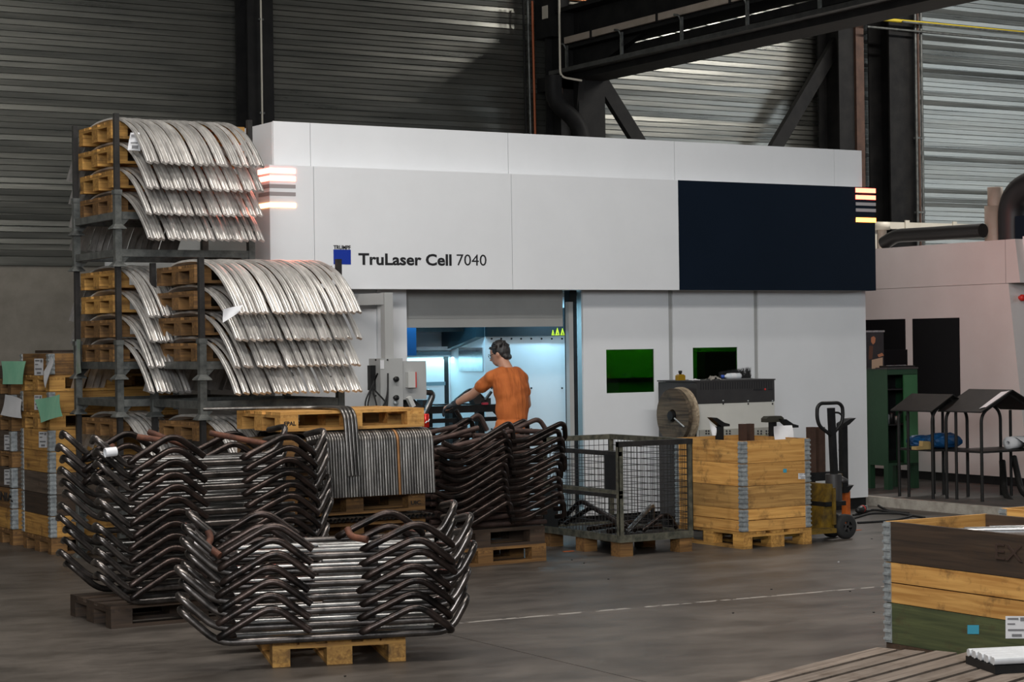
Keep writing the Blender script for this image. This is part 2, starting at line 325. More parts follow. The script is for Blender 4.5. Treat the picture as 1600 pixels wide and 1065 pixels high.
ce = MB().box(-12, 34, -8, 24.3, 9.2, 9.4).build('ceiling', mat('roof_deck', (0.10, 0.10, 0.10), (0.14, 0.14, 0.14), 0.8), kind='structure', label='dark roof deck of the hall')
for i, (lx, ly, lz, pw) in enumerate(LAMPS):
    t = thing('hall_lamp', ['long ceiling lamp nearest the aisle at left', 'long ceiling lamp above the aisle crates', 'long ceiling lamp above the arched bar racks', 'long ceiling lamp in front of the white machine', 'long ceiling lamp by the right hand wall bay'][i], 'lamp', (lx, ly, lz + 0.03))
    MB().box(-2.55, 2.55, -0.3, 0.3, 0.0, 0.12).build('housing', GREYP, t)
    for sx in (-2.0, 2.0): MB().tube([(sx, 0, 0.1), (sx, 0, 0.52)], 0.012, 6).build('suspension_rod', POLE, t)
# kerb and plinth under the second machine
PL = 0.10
PLM = mat('plinth_top', (0.05, 0.046, 0.042), (0.10, 0.09, 0.08), 0.6, 0, 3, bump=0.1)
KERB = mat('kerb_concrete', (0.26, 0.235, 0.20), (0.40, 0.37, 0.32), 0.85, 0, 9, bump=0.4, bscale=30, contrast=(0.3, 0.6))
pl = MB().box(14.50, 32, 9.5, 23.95, 0, PL).build('trim_1', PLM, kind='structure', label='low concrete plinth carrying the second white machine')
MB().box(14.42, 14.50, 9.5, 17.0, 0, PL + 0.001).build('kerb_face', KERB, pl)
# ---- steel columns
def column(x0, x1, yf, dep, label, z1=9.2, m=BLACK_S, solid=False):
    t = thing('steel_column', label, None, (x0, yf, 0), kind='structure')
    del t['label']; t['label'] = label
    wdt = x1 - x0
    MB().box(0, wdt, 0, 0.03, 0, z1).build('flange', m, t)
    MB().box(0, wdt, dep - 0.03, dep, 0, z1).build('flange', m, t)
    MB().box(wdt / 2 - 0.02, wdt / 2 + 0.02, 0.03, dep - 0.03, 0, z1).build('web', m, t)
    return t
def xat(px, Y): return oy(px, 200, Y).x
c1 = column(xat(389, 23.5), xat(429, 23.5), 23.5, 0.4, 'black steel column behind the left end of the white machine')
pp = xat(411, 23.45) - c1.location.x
MB().tube([(pp, -0.03, 0), (pp, -0.03, 9.2)], 0.013, 8).build('conduit', CREAM, c1)
for z in (3.2, 4.8, 6.0): MB().cbox((pp, -0.02, z), (0.07, 0.04, 0.025)).build('conduit_clip', GALV, c1)
c2 = column(xat(905, 23.3), xat(946, 23.3), 23.3, 0.6, 'black steel column under the crane girder')
c2b = column(xat(877, 23.4), xat(899, 23.4), 23.4, 0.4, 'black steel column beside the crane girder column')
c3 = column(xat(1312, 23.3), xat(1339, 23.3), 23.3, 0.5, 'black steel column at the right end of the white machine')
c3b = MB().box(0, xat(1356, 23.25) - xat(1339, 23.25) - 0.06, 0, 0.06, 0, 9.2).build('steel_column', BROWNP, kind='structure', label='narrow brown steel column strip right of the white machine'); c3b.location = (xat(1339, 23.25), 23.25, 0)
c4 = column(xat(1391, 23.2), xat(1432, 23.2), 23.2, 0.5, 'wide black steel column in the right wall bays')
for i, px in enumerate((1432, 1436, 1441)):
    x = xat(px, 23.1) - c4.location.x
    MB().tube([(x, -0.1, 2.0), (x, -0.1, 8.5)], 0.022, 8).build('riser_pipe', GALV if i != 1 else BROWNP, c4)
for z in (3.75, 4.9): MB().cbox((xat(1437, 23.1) - c4.location.x, -0.08, z), (0.16, 0.08, 0.03)).build('pipe_clip', GALV, c4)
# ---- crane girder running along Y, with its rail, hangers and cable tray
g = thing('crane_girder', 'black crane girder running overhead from the wall column', None, (15.25, 23.6, 5.5), kind='structure')
G0 = -14.0
MB().box(-0.25, 0.25, G0, 0, 0.92, 0.98).build('flange', BLACK_S, g)
MB().box(-0.2, 0.3, G0, 0, 0.40, 0.45).build('flange', BLACK_S, g)
MB().box(-0.02, 0.02, G0, 0, 0.45, 0.92).build('web', BLACK_S, g)
MB().box(-0.26, -0.22, G0, -0.3, 0.46, 0.55).build('rail_cover', BEIGE, g)
for k in range(6): MB().box(-0.265, -0.22, -1.0 - 1.55 * k, -0.95 - 1.55 * k, 0.44, 0.57).build('cover_joint', BLACK_S, g)
MB().box(0.05, 0.5, G0, 0.0, 0.22, 0.32).build('service_beam', BLACK_S, g)
MB().box(-0.30, -0.08, G0, 0.05, 0.06, 0.12).build('cable_tray', mat('tray_dark', (0.03, 0.03, 0.03), (0.06, 0.06, 0.058), 0.45, 0.6, 8), g)
MB().box(-0.1, 0.4, G0, 0.0, -0.02, 0.10).build('lower_beam', BLACK_S, g)
for k in range(7):
    y = -0.4 - 1.35 * k
    MB().box(-0.3, -0.27, y - 0.02, y + 0.02, 0.12, 0.42).build('tray_hanger', GALV, g)
    MB().tube(fillet([(-0.3, y, 0.38), (-0.33, y, 0.44), (-0.33, y + 0.1, 0.46)], 0.03), 0.014, 6).build('hanger_hook', GALV, g)
MB().prism([(-2.1, 0.46), (0.0, 0.46), (0.0, -0.6), (-0.25, -0.6), (-0.35, 0.0)], 'x', -0.05, 0.05).build('bracket', BLACK_S, g)
bx = MB().box(-0.3, 0.35, -0.2, 0.5, -0.15, 0.05).build('column_head', BLACK_S, g)
MB().box(-0.33, 0.2, -0.05, 0.35, 0.6, 1.2).build('junction_box', BLACK_S, g)
MB().box(-0.34, -0.33, 0.0, 0.14, 0.86, 1.04).build('box_label', CREAM, g)
# ---- wall bracing
def brace(a, b, label):
    a = Vector(a); b = Vector(b); mb = MB().beam(a, b, 0.10, 0.2); origin_to(mb, a)
    o = mb.build('wall_brace', BLACK_S, kind='structure', label=label); o.location = a
brace(oy(928, 110, 23.6), oy(1040, 290, 23.6), 'black diagonal brace going down right from the girder column')
brace(oy(1310, 62, 23.6), oy(1170, 300, 23.6), 'black diagonal brace going down left from the right column')
# ---- pipes along the wall
def pipe(name, pts, r, m, label, cat='pipe', rad=0.1):
    pts = [Vector(p) for p in pts]; mb = MB().tube(fillet(pts, rad), r, 8); origin_to(mb, pts[0])
    o = mb.build(name, m, label=label, cat=cat); o.location = pts[0]; return o
def wallpipe(px0, py0, px1, py1, Y, r, m, label):
    a = oy(px0, py0, Y); b = oy(px1, py1, Y); b.z = a.z = (a.z + b.z) / 2; return pipe('wall_pipe', [a, b], r, m, label)
wallpipe(1355, 28, 1640, 55, 23.05, 0.028, GASYEL, 'yellow gas pipe along the right wall bay')
wallpipe(1410, 34, 1640, 56, 23.0, 0.018, GALV, 'thin galvanised pipe just under the yellow gas pipe')
wallpipe(1355, 44, 1640, 66, 23.05, 0.018, GALV, 'lowest thin grey pipe along the right wall bay')
wallpipe(890, 2, 1065, 12, 23.1, 0.016, COPPER, 'copper pipe high on the wall beside the girder')
wallpipe(890, 7, 1060, 18, 23.1, 0.018, CREAM, 'pale pipe under the copper pipe beside the girder')
for px, m, lab in ((825, BLACK_S, 'black vertical cable left of the two coloured pipes on the wall'), (832, GALV, 'grey vertical pipe on the wall left of the girder'), (839, mat('orange_cable', (0.35, 0.08, 0.02), None, 0.5), 'orange vertical cable on the wall left of the girder')):
    a = oy(px, 208, 23.7); pipe('vertical_pipe', [(a.x, 23.7, 2.0), (a.x - 0.05, 23.7, 6.6)], 0.017, m, lab)
a = oy(875, 100, 23.0); e1 = pipe('vertical_pipe', [(a.x, 23.0, 6.9), (a.x, 23.0, 5.45), (a.x + 0.35, 23.0, 5.42)], 0.016, CREAM, 'thin pale conduit bending under the girder end')
a = oy(868, 150, 22.9); pipe('exhaust_hose', [(a.x, 22.95, 5.45), (a.x, 22.95, 5.1), (a.x + 0.45, 22.95, 4.8), (a.x + 0.5, 22.95, 0.0)], 0.12, BLACK_S, 'black curved exhaust hose behind the machine top', 'hose', 0.3)
a = oy(868, 145, 23.34) - Vector(c2b.location); MB().cbox(a, (0.16, 0.13, 0.13)).build('junction_box', BROWNP, c2b)
# ================================================================ THE WHITE LASER MACHINE
MX0, MX1, MY = 7.34, 14.17, 16.2
mc = thing('laser_cutting_machine', 'long white laser cutting machine with blue lit cabin and navy panel', 'machine', (MX0, MY, 0))
def mpart(mb, name, m, parent=mc):
    b = Vector((MX0, MY, 0)); mb.v = [tuple(Vector(v) - b) for v in mb.v]
    return mb.build(name, m, parent)
ZT, ZF, ZB = 3.805, 3.395, 2.31
FY = 15.98; FX0, FX1 = 7.2, 14.15
# upper housing: side and top, front clad in panels
mpart(MB().box(MX0, MX1, MY + 0.02, 20.6, 2.35, ZT - 0.005), 'upper_body', WHITE)
seams = [MX0] + [oy(px, 230, MY).x for px in (485, 793.8, 1053.5, 1303)] + [MX1]
for a, b in zip(seams, seams[1:]): mpart(MB().box(a + 0.003, b - 0.003, MY, MY + 0.02, ZF - 0.02, ZT), 'upper_panel', WHITE)
fs = [FX0] + [oy(px, 350, FY).x for px in (491, 799.8, 1060.5)] + [FX1]
for i, (a, b) in enumerate(zip(fs, fs[1:])):
    p = mpart(MB().box(a + (0.003 if i else 0), b - 0.003, FY, FY + 0.03, ZB, ZF), 'fascia_panel', NAVY if i == 3 else WHITE)
    if i == 3: p['label'] = 'dark navy fascia panel'
mpart(MB().box(FX0, FX0 + 0.03, FY + 0.03, 19.8, ZB, ZF), 'fascia_side_panel', WHITE)
mpart(MB().box(FX0 + 0.03, FX1 - 0.0, FY + 0.03, MY + 0.02, ZF - 0.03, ZF - 0.001), 'fascia_ledge', WHITE)
mpart(MB().box(FX1 - 0.03, FX1, FY + 0.03, MY + 0.3, ZB, ZF), 'fascia_end_panel', NAVY)
mpart(MB().box(FX0 + 0.03, FX1 - 0.03, FY + 0.03, MY + 0.3, ZB + 0.002, ZB + 0.03), 'fascia_soffit', GREYD)
# status light strips
def emat(name, c, s): return mat(name, c, None, 0.4, emit=(c, s))
SR = emat('status_red', (1.0, 0.22, 0.15), 9.0); SO = emat('status_orange', (1.0, 0.42, 0.16), 9.0)
SR2 = emat('status_red_dim', (1.0, 0.10, 0.06), 9.0); SO2 = emat('status_orange_dim', (1.0, 0.26, 0.05), 8.0)
SLOT = mat('slot_recess', (0.30, 0.27, 0.27), None, 0.6)
lx1 = oy(461.5, 270, FY).x; ly1 = ox(403.5, 270, FX0).y
for (ya, yb, m) in ((262.2, 269.9, SR), (274.4, 281.9, SR), (287.2, 293.2, SLOT), (299.2, 305.2, SLOT), (316.4, 323.4, SO)):
    z1 = oy(421.2, ya, FY).z; z0 = oy(421.2, yb, FY).z
    d = 0.006 if m is not SLOT else 0.002
    mpart(MB().box(FX0 - d, lx1, FY - d, FY, z0, z1).box(FX0 - d, FX0, FY, ly1, z0, z1), 'status_strip', m)
rx0 = oy(1337, 320, FY).x
LENS = mat('strip_lens', (0.45, 0.42, 0.43), None, 0.4)
for (ya, yb, m) in ((294, 301, SR2), (305, 311.5, SR2), (316.3, 321.2, LENS), (325.8, 330.8, LENS), (340, 347, SO2)):
    z1 = oy(1351, ya, FY).z; z0 = oy(1351, yb, FY).z
    mpart(MB().box(rx0, FX1 + 0.006, FY - 0.006, FY, z0, z1).box(FX1, FX1 + 0.006, FY, FY + 0.3, z0, z1), 'status_strip', m)
# lettering and emblem
def text(name, body, x0, x1, zbase, y, m, bold=0.0, hgt=None, parent=None, origin=None, flip=None):
    cu = bpy.data.curves.new('txt', 'FONT'); cu.body = body; cu.size = 1.0; cu.extrude = 0.004; cu.offset = bold; cu.resolution_u = 3
    o = bpy.data.objects.new('txt', cu); COL.objects.link(o); bpy.context.view_layer.update()
    me = bpy.data.meshes.new_from_object(o.evaluated_get(bpy.context.evaluated_depsgraph_get())); bpy.data.objects.remove(o)
    xs = [v.co.x for v in me.vertices]; ys = [v.co.y for v in me.vertices]; s = (x1 - x0) / (max(xs) - min(xs)); sy = hgt / max(ys) if hgt else s
    mx_ = min(xs)
    for v in me.vertices:
        a_ = x0 + (v.co.x - mx_) * s; c = Vector((a_, y - v.co.z * 0.5, zbase + v.co.y * sy)) if flip is None else Vector((flip - v.co.z * 0.5, a_, zbase + v.co.y * sy))
        v.co = c - (Vector((MX0, MY, 0)) if origin is None else Vector(origin))
    me.name = name; me.materials.clear(); me.materials.append(m)
    return link(name, me, parent or mc)
zb = oy(650, 413.8, FY).z; hc = oy(650, 396.2, FY).z - zb
text('lettering', 'TruLaser Cell', oy(560, 405, FY).x, oy(705.5, 405, FY).x, zb, FY, INK, 0.028, hc)
text('lettering', '7040', oy(713.5, 405, FY).x, oy(760, 405, FY).x, oy(735, 414.6, FY).z, FY, INK, 0.0, hc)
mpart(MB().box(oy(521, 400, FY).x, oy(548, 400, FY).x, FY - 0.003, FY, oy(535, 412.8, FY).z, oy(535, 389.8, FY).z), 'emblem', BLUE)
text('lettering', 'TRUMPF', oy(521, 386, FY).x, oy(547.5, 386, FY).x, oy(535, 389.3, FY).z, FY - 0.003, INK, 0.02, oy(535, 383.2, FY).z - oy(535, 389.3, FY).z)
# lower body
OX0 = oy(635.5, 500, MY).x; OX1 = oy(897.5, 560, MY).x; OZ = oy(640, 511.5, MY).z
zpl = 0.12
mpart(MB().box(MX0, OX0 - 0.30, MY + 0.03, MY + 0.16, zpl, 2.34), 'side_panel', WHITE)
mpart(MB().box(OX0 - 0.30, OX0, MY, MY + 0.3, zpl, 2.34), 'door_post', WHITE)
mpart(MB().box(MX0, MX0 + 0.04, MY + 0.16, 20.4, zpl, 2.34), 'end_wall', WHITE)
mpart(MB().box(MX1 - 0.04, MX1 + 0.01, MY + 0.03, 20.4, zpl, 2.34), 'end_wall', WHITE)
rs = mpart(MB().box(OX0, OX1 - 0.05, MY + 0.12, MY + 0.16, OZ, 2.34), 'roller_door', GREYD)
for k in range(1, 4): mpart(MB().box(OX0, OX1 - 0.05, MY + 0.116, MY + 0.12, OZ + 0.085 * k, OZ + 0.085 * k + 0.004), 'door_rib', GREYP, rs)
xg = oy(911, 560, MY).x
mpart(MB().box(OX1 + 0.02, xg, MY + 0.10, MY + 0.2, zpl, 2.34), 'door_channel', BLACK)
mpart(MB().box(OX1 - 0.02, OX1 + 0.03, MY + 0.06, MY + 0.12, zpl, 2.2), 'door_guide', GREYP)
d2, d3 = oy(1046, 560, MY).x, oy(1185, 560, MY).x; MXR = oy(1354, 600, MY).x
w1 = (oy(947.5, 580, MY).x, oy(1022.5, 580, MY).x, oy(985, 613, MY).z, oy(985, 545.5, MY).z)
w2 = (oy(1083, 580, MY).x, oy(1153, 580, MY).x, oy(1118, 610, MY).z, oy(1118, 542.5, MY).z)
def panel_with_window(x0, x1, wn):
    mb = MB(); y0, y1 = MY, MY + 0.03; z0, z1 = zpl, 2.34
    mb.box(x0, wn[0], y0, y1, z0, z1).box(wn[1], x1, y0, y1, z0, z1).box(wn[0], wn[1], y0, y1, z0, wn[2]).box(wn[0], wn[1], y0, y1, wn[3], z1)
    return mpart(mb, 'door_panel', WHITE)
def glass_green():
    m, N, L, b = node_mat('laser_safety_glass'); N.remove(b); out = [n for n in N if n.type == 'OUTPUT_MATERIAL'][0]
    t = N.new('ShaderNodeBsdfTransparent'); t.inputs[0].default_value = (0.065, 0.24, 0.022, 1); g2 = N.new('ShaderNodeBsdfGlossy'); g2.inputs['Roughness'].default_value = 0.08
    fr = N.new('ShaderNodeFresnel'); fr.inputs[0].default_value = 1.4; mx = N.new('ShaderNodeMixShader')
    L.new(fr.outputs[0], mx.inputs[0]); L.new(t.outputs[0], mx.inputs[1]); L.new(g2.outputs[0], mx.inputs[2]); L.new(mx.outputs[0], out.inputs[0]); return m
GG = glass_green()
pa = panel_with_window(xg + 0.006, d2 - 0.004, w1); mpart(MB().box(w1[0], w1[1], MY + 0.012, MY + 0.02, w1[2], w1[3]), 'window_pane', GG, pa)
pb = panel_with_window(d2 + 0.05, d3 - 0.05, w2); mpart(MB().box(w2[0], w2[1], MY + 0.012, MY + 0.02, w2[2], w2[3]), 'window_pane', GG, pb)
mpart(MB().box(d2, d2 + 0.046, MY + 0.012, MY + 0.05, zpl, 2.34), 'seam_post', GREYP)
mpart(MB().box(d3 - 0.046, d3, MY + 0.012, MY + 0.05, zpl, 2.34), 'seam_post', GREYP)
mpart(MB().box(d3 + 0.004, MXR, MY, MY + 0.03, zpl, 2.34), 'door_panel', WHITE)
mpart(MB().box(MX0 + 0.03, MXR - 0.005, MY + 0.03, MY + 0.12, 0, zpl), 'plinth', BLACK)
mpart(MB().box(MXR - 0.06, MXR - 0.005, MY + 0.12, 20.3, 0, zpl), 'plinth', BLACK)
# cabin interior
CZ = 2.31; CY = 18.7
mpart(MB().box(OX0 - 0.3, 13.0, MY + 0.2, 20.0, 0.1, 0.14), 'cabin_floor', GREYD)
mpart(MB().box(OX0 - 0.3, 13.0, MY + 0.3, 20.0, CZ, CZ + 0.03), 'cabin_roof', BLACK)
mpart(MB().box(OX0 - 0.34, OX0 - 0.3, MY + 0.3, 20.0, 0.14, CZ), 'cabin_wall', WHITE_I)
YBK = ox(703, 560, oy(758, 560, 17.0).x).y
bw = mpart(MB().box(OX0 - 0.3, 11.4, YBK, YBK + 0.04, 0.14, CZ), 'cabin_back_wall', WHITE_I)
mpart(MB().box(11.4, 13.0, 19.5, 19.54, 0.14, CZ), 'bay_back_wall', WHITE_I)
# partition block at the right of the cabin
PX0 = oy(758, 560, 17.0).x
pt = mpart(MB().box(PX0, 13.4, 17.0, 17.04, 0.14, 2.28), 'partition_panel', WHITE_I)
PS = mpart(MB().box(PX0, PX0 + 0.04, 17.04, YBK, 0.14, 2.2), 'partition_side', WHITE_I)
for px in (768, 783, 799, 814, 830, 846, 862, 878):
    for py in (529, 606, 670):
        q = oy(px, py, 17.0)
        if py != 529 and px not in (768, 830, 878): continue
        mpart(MB().lathe([(0.0, -0.012), (0.008, -0.010), (0.010, 0)], (q.x, 17.0, q.z), 'y', 8), 'bolt', BLACK, pt)
zs0, zs1 = oy(820, 525, 16.98).z, oy(820, 512, 16.98).z
sb = mpart(MB().box(PX0, oy(889, 518, 16.98).x, 16.96, 17.0, zs0, zs1 + 0.2), 'warning_beam', mat('beam_teal_black', (0.008, 0.014, 0.018), None, 0.35))
for px, h in ((864, 0.055), (871, 0.075), (879, 0.072)):
    q = oy(px, 523.5, 16.955); s = 0.026 if h > 0.06 else 0.018
    mpart(MB().prism([(q.x - s, q.z), (q.x + s, q.z), (q.x, q.z + h)], 'y', 16.953, 16.957), 'warning_sign', YELLOW, sb)
    mpart(MB().prism([(q.x - s * 0.25, q.z + 0.01), (q.x + s * 0.25, q.z + 0.01), (q.x, q.z + h * 0.55)], 'y', 16.951, 16.9535), 'warning_mark', INK, sb)
q = oy(889, 541, 16.995); mpart(MB().lathe([(0.026, -0.003), (0.034, -0.003), (0.034, 0), (0.026, 0)], (q.x, 16.997, q.z), 'y', 18), 'prohibition_ring', RED, pt)
mpart(MB().beam((q.x - 0.02, 16.994, q.z + 0.02), (q.x + 0.02, 16.994, q.z - 0.02), 0.004, 0.008), 'prohibition_bar', RED, pt)
q0, q1 = oy(886, 654, 16.995), oy(894, 636, 16.995); mpart(MB().box(q0.x, q1.x, 16.99, 17.0, q0.z, q1.z), 'latch_plate', SLOT, pt)
# hood with mirror window on the partition's left flank
hy0, hy1 = 17.0, 17.75
HX = PX0 - 0.002
wq0 = ox(757, 580, HX); wq1 = ox(718, 545, HX)
MIR = mat('steel_mirror', (0.35, 0.38, 0.40), (0.6, 0.63, 0.65), 0.16, 0.95, 3, bump=0.3, bscale=7)
mpart(MB().box(HX - 0.012, HX, 17.03, wq1.y, wq0.z, ox(740, 543, HX).z), 'inspection_window', MIR)
hA_, hB_ = ox(758, 526, HX), ox(712, 545, HX)
mpart(MB().prism([(17.0, 2.29), (YBK - 0.01, 2.29), (YBK - 0.01, hB_.z - 0.01), (hB_.y, hB_.z), (17.0, hA_.z)], 'x', PX0 - 0.10, PX0 - 0.004), 'hood', mat('hood_teal', (0.02, 0.045, 0.06), None, 0.35))
# rear cabin doors, cove and gantry
YB = YBK - 0.012
def bk(x0, y0, x1, y1, nm, m, d=0.0, th=0.012):
    a_, b_ = oy(x0, y1, YB - d), oy(x1, y0, YB - d); return mpart(MB().box(a_.x, b_.x, YB - d, YB - d + th, a_.z, b_.z), nm, m)
TEAL = mat('teal_grey', (0.16, 0.24, 0.28), None, 0.4)
bk(600, 561, 694, 690, 'rear_door', WHITE_I, 0.0)
bk(600, 596, 696, 604, 'door_rail', TEAL, 0.02)
bk(696, 557, 700.5, 700, 'door_gap', BLACK, 0.004)
bk(600, 541, 705, 548, 'cabin_cove', WHITE_I, 0.12, 0.13)
bk(600, 549, 705, 556, 'cove_lip', TEAL, 0.06, 0.06)
mpart(MB().box(OX0 - 0.25, PX0 - 0.12, YBK - 0.5, YBK - 0.02, 1.93, 2.28), 'gantry_beam', BLACK)
a_ = oy(638, 530, 16.9); mpart(MB().box(a_.x - 0.06, a_.x + 0.06, 16.85, 17.1, 1.70, 2.28), 'gantry_slide', mat('gantry_blue', (0.01, 0.08, 0.22), None, 0.4))
# cabin tube lamps (housings and light)
for (x0, x1, y, e) in ((OX0 + 0.1, PX0 - 0.15, 16.75, CAB1), (oy(852, 540, 16.8).x, oy(880, 540, 16.8).x, 16.78, CAB2)):
    mpart(MB().box(x0, x1, y - 0.04, y + 0.04, CZ - 0.05, CZ), 'cabin_lamp', GREYP)
    area('cabin_lamp_light', ((x0 + x1) / 2, y, CZ - 0.07), ((x0 + x1) / 2, y + 0.10, 0), x1 - x0, 0.08, e, (0.36, 0.76, 1.0))
area('cabin_cove_light', (OX0 + 0.9, YBK - 0.06, oy(680, 558, YBK).z), (OX0 + 0.9, YBK + 0.02, 0.8), 1.1, 0.04, CAB3, (0.40, 0.85, 1.0))
area('side_bay_light', (11.9, 16.55, 2.25), (11.9, 16.65, 0), 1.6, 0.15, BAY, (1.0, 1.0, 0.9))
mpart(MB().box(11.1, 12.7, 16.5, 16.6, 2.26, 2.31), 'bay_lamp', GREYP)
mpart(MB().box(11.05, 11.09, 16.62, 17.0, 0.14, CZ), 'bay_light_block', GREYD)  # added plate that keeps the bay light out of the cabin
zr0, zr1 = oy(985, 597, 16.95).z, oy(985, 590, 16.95).z
mpart(MB().box(11.1, 12.1, 16.93, 16.99, zr0, zr1), 'bay_rail', BLACK)
mpart(MB().box(oy(1097, 570, 16.9).x, 13.35, 16.85, 16.99, 0.3, oy(1118, 549, 16.9).z), 'bay_dark_box', BLACK)  # black box added to darken the view through the second window
# red glow of the right hand status strips is their own light
area('status_strip_light', (FX1 + 0.03, FY + 0.2, 3.25), (FX1 + 1.0, FY + 0.35, 2.9), 0.3, 0.25, STAT, (1.0, 0.12, 0.06))
area('status_strip_light', (FX0 - 0.03, FY - 0.03, 3.25), (FX0 - 1.0, FY - 1.0, 3.0), 0.2, 0.3, STAT * 0.25, (1.0, 0.2, 0.12))
# ---- operator panel hanging on its swing arm
op = thing('operator_panel', 'grey control box hanging from a swing arm left of the cabin', 'control panel', (OX0 - 0.35, MY - 0.5, 0))
bq = Vector((OX0 - 0.35, MY - 0.5, 0)); YP = 15.75
def oppart(mb, name, m, parent=op):
    mb.v = [tuple(Vector(v) - bq) for v in mb.v]; return mb.build(name, m, parent)
xa0, xa1 = oy(598, 500, YP).x, oy(611, 500, YP).x
za = oy(600, 457, YP).z
oppart(MB().box(xa0, xa1, YP - 0.04, YP + 0.04, oy(600, 565, YP).z, za), 'upright', GREYP)
aq = oy(558, 466, YP + 0.25)
oppart(MB().beam((aq.x, YP + 0.42, za - 0.055), ((xa0 + xa1) / 2, YP, za - 0.055), 0.09, 0.10), 'swing_arm', GREYP)
oppart(MB().box(aq.x - 0.05, aq.x + 0.05, YP + 0.4, MY + 0.12, za - 0.11, za), 'wall_bracket', GREYP)
b0, b1 = oy(586, 560, YP), oy(622, 645, YP)
oppart(MB().box(b0.x, b1.x, YP - 0.1, YP + 0.12, b1.z, b0.z), 'cable_box', GREYP)
s0, s1 = oy(622, 564, YP), oy(661.5, 623, YP)
scn = oppart(MB().box(s0.x, s1.x, YP - 0.06, YP + 0.06, s1.z, s0.z), 'screen_box', GREYP)
h0, h1 = oy(633, 581, YP - 0.06), oy(645, 605, YP - 0.06)
oppart(MB().box(h0.x, h1.x, YP - 0.12, YP - 0.06, h1.z, h0.z), 'hand_terminal', mat('pale_grey', (0.5, 0.5, 0.48), None, 0.5), scn)
oppart(MB().box(h1.x - 0.004, h1.x + 0.004, YP - 0.125, YP - 0.06, h1.z, h0.z), 'red_edge', RED, scn)
oppart(MB().box(h1.x + 0.006, h1.x + 0.02, YP - 0.064, YP - 0.06, h1.z, h0.z), 'label_strip', PAPER, scn)
k0, k1 = oy(622.5, 575, YP - 0.061), oy(628, 592, YP - 0.061); oppart(MB().box(k0.x, k1.x, YP - 0.065, YP - 0.06, k1.z, k0.z), 'vent_plate', SLOT, scn)
st0, st1 = oy(594, 562.5, YP - 0.1), oy(600, 576, YP - 0.1); oppart(MB().box(st0.x, st1.x, YP - 0.103, YP - 0.1, st1.z, st0.z), 'label_plate', PAPER)
for px, py in ((587, 562), (605.5, 562), (587, 618), (605.5, 618)):
    q = oy(px, py, YP - 0.1); oppart(MB().lathe([(0, -0.006), (0.007, -0.005), (0.009, 0)], (q.x, YP - 0.1, q.z), 'y', 8), 'screw', BLACK)
for px, py in ((616, 592), (616, 621)):
    q = oy(px, py, YP - 0.1); oppart(MB().lathe([(0, -0.05), (0.024, -0.05), (0.024, -0.03), (0.014, -0.02), (0.014, 0)], (q.x, YP - 0.1, q.z), 'y', 14), 'rotary_knob', BLACK)
q = oy(617, 629, YP - 0.1); oppart(MB().lathe([(0, -0.03), (0.02, -0.03), (0.02, 0)], (q.x, YP - 0.1, q.z), 'y', 12), 'push_button', GALV_B)
k0, k1 = oy(624, 623, YP), oy(658, 640, YP); oppart(MB().prism([(YP - 0.2, k1.z), (YP + 0.05, k1.z), (YP + 0.05, k0.z)], 'x', k0.x, k1.x - 0.05), 'keyboard_shelf', BLACK)
k0, k1 = oy(638, 620, YP - 0.15), oy(645, 635, YP - 0.15); oppart(MB().beam(k0, k1, 0.05, 0.04), 'scanner', mat('pale_grey', (0.5, 0.5, 0.48), None, 0.5))
q = oy(583, 590, YP - 0.02); oppart(MB().cbox((q.x + 0.03, YP + 0.02, q.z), (0.1, 0.06, 0.22)), 'cable_hook', BLACK)
for n, (dx, dz) in enumerate(((-0.16, -0.45), (-0.13, -0.52), (-0.02, -0.5), (0.1, -0.48))):
    a = oy(590, 583, YP - 0.12); e = oy(603, 583, YP - 0.12)
    pts = [a, a + Vector((-0.06, 0, -0.12)), a + Vector((dx, -0.03, dz * 0.6)), a + Vector((dx * 0.5, -0.03, dz)), e + Vector((0.0, -0.03, dz * 0.5)), e + Vector((0.02, 0, 0))]
    oppart(MB().tube(fillet(pts, 0.12, 6), 0.008, 6), 'cable', RUBBER)
# ================================================================ PALLETS, RACKS, ARCHED BARS
ORD = ['topmost', 'second', 'third', 'fourth', 'fifth', 'sixth', 'seventh', 'eighth', 'ninth', 'tenth', 'eleventh', 'twelfth', 'thirteenth', 'fourteenth']
def ordn(k, n): return 'topmost' if k == 0 else ('lowest' if k == n - 1 else ORD[k] + ' from top')
def pallet(cx, cy, z, rz, label, ws=(W_PX, W_PY), Lg=1.2, Wd=0.8, group=None):
    t = thing('wooden_pallet', label, 'pallet', (cx, cy, z), rz, group); wx, wy = ws
    for y, wb in ((-0.3275, 0.145), (-0.19, 0.1), (0, 0.145), (0.19, 0.1), (0.3275, 0.145)):
        board('deck_board', (Lg, wb * Wd / 0.8, 0.022), wx, t, (0, y * Wd / 0.8, 0.133), dev=0.004)
    for x in (-1, 0, 1):
        board('cross_board', (0.145, Wd, 0.022), wy, t, (x * (Lg / 2 - 0.0725), 0, 0.111))
        for y, wb in ((-1, 0.1), (0, 0.145), (1, 0.1)):
            board('block', (0.145, wb, 0.078), wx, t, (x * (Lg / 2 - 0.0725), y * (Wd / 2 - 0.05), 0.061))
    for y, wb in ((-1, 0.1), (0, 0.145), (1, 0.1)):
        board('bottom_board', (Lg, wb, 0.022), wx, t, (0, y * (Wd / 2 - 0.05), 0.011))
    return t
OLD = (W_OX, W_OY); NEW = (W_PX, W_PY); FRESH = (W_NX, W_NY); DARKP = (W_DX, W_DY); WORN = (W_BX, W_BY)
RL, RW = 1.19, 1.03     # rack post spacing
def foot_mesh(): 
    return MB().lathe([(0.085, 0.0), (0.08, 0.012), (0.03, 0.05), (0.03, 0.07)], n=4, smooth=False).mesh('foot', GALV)
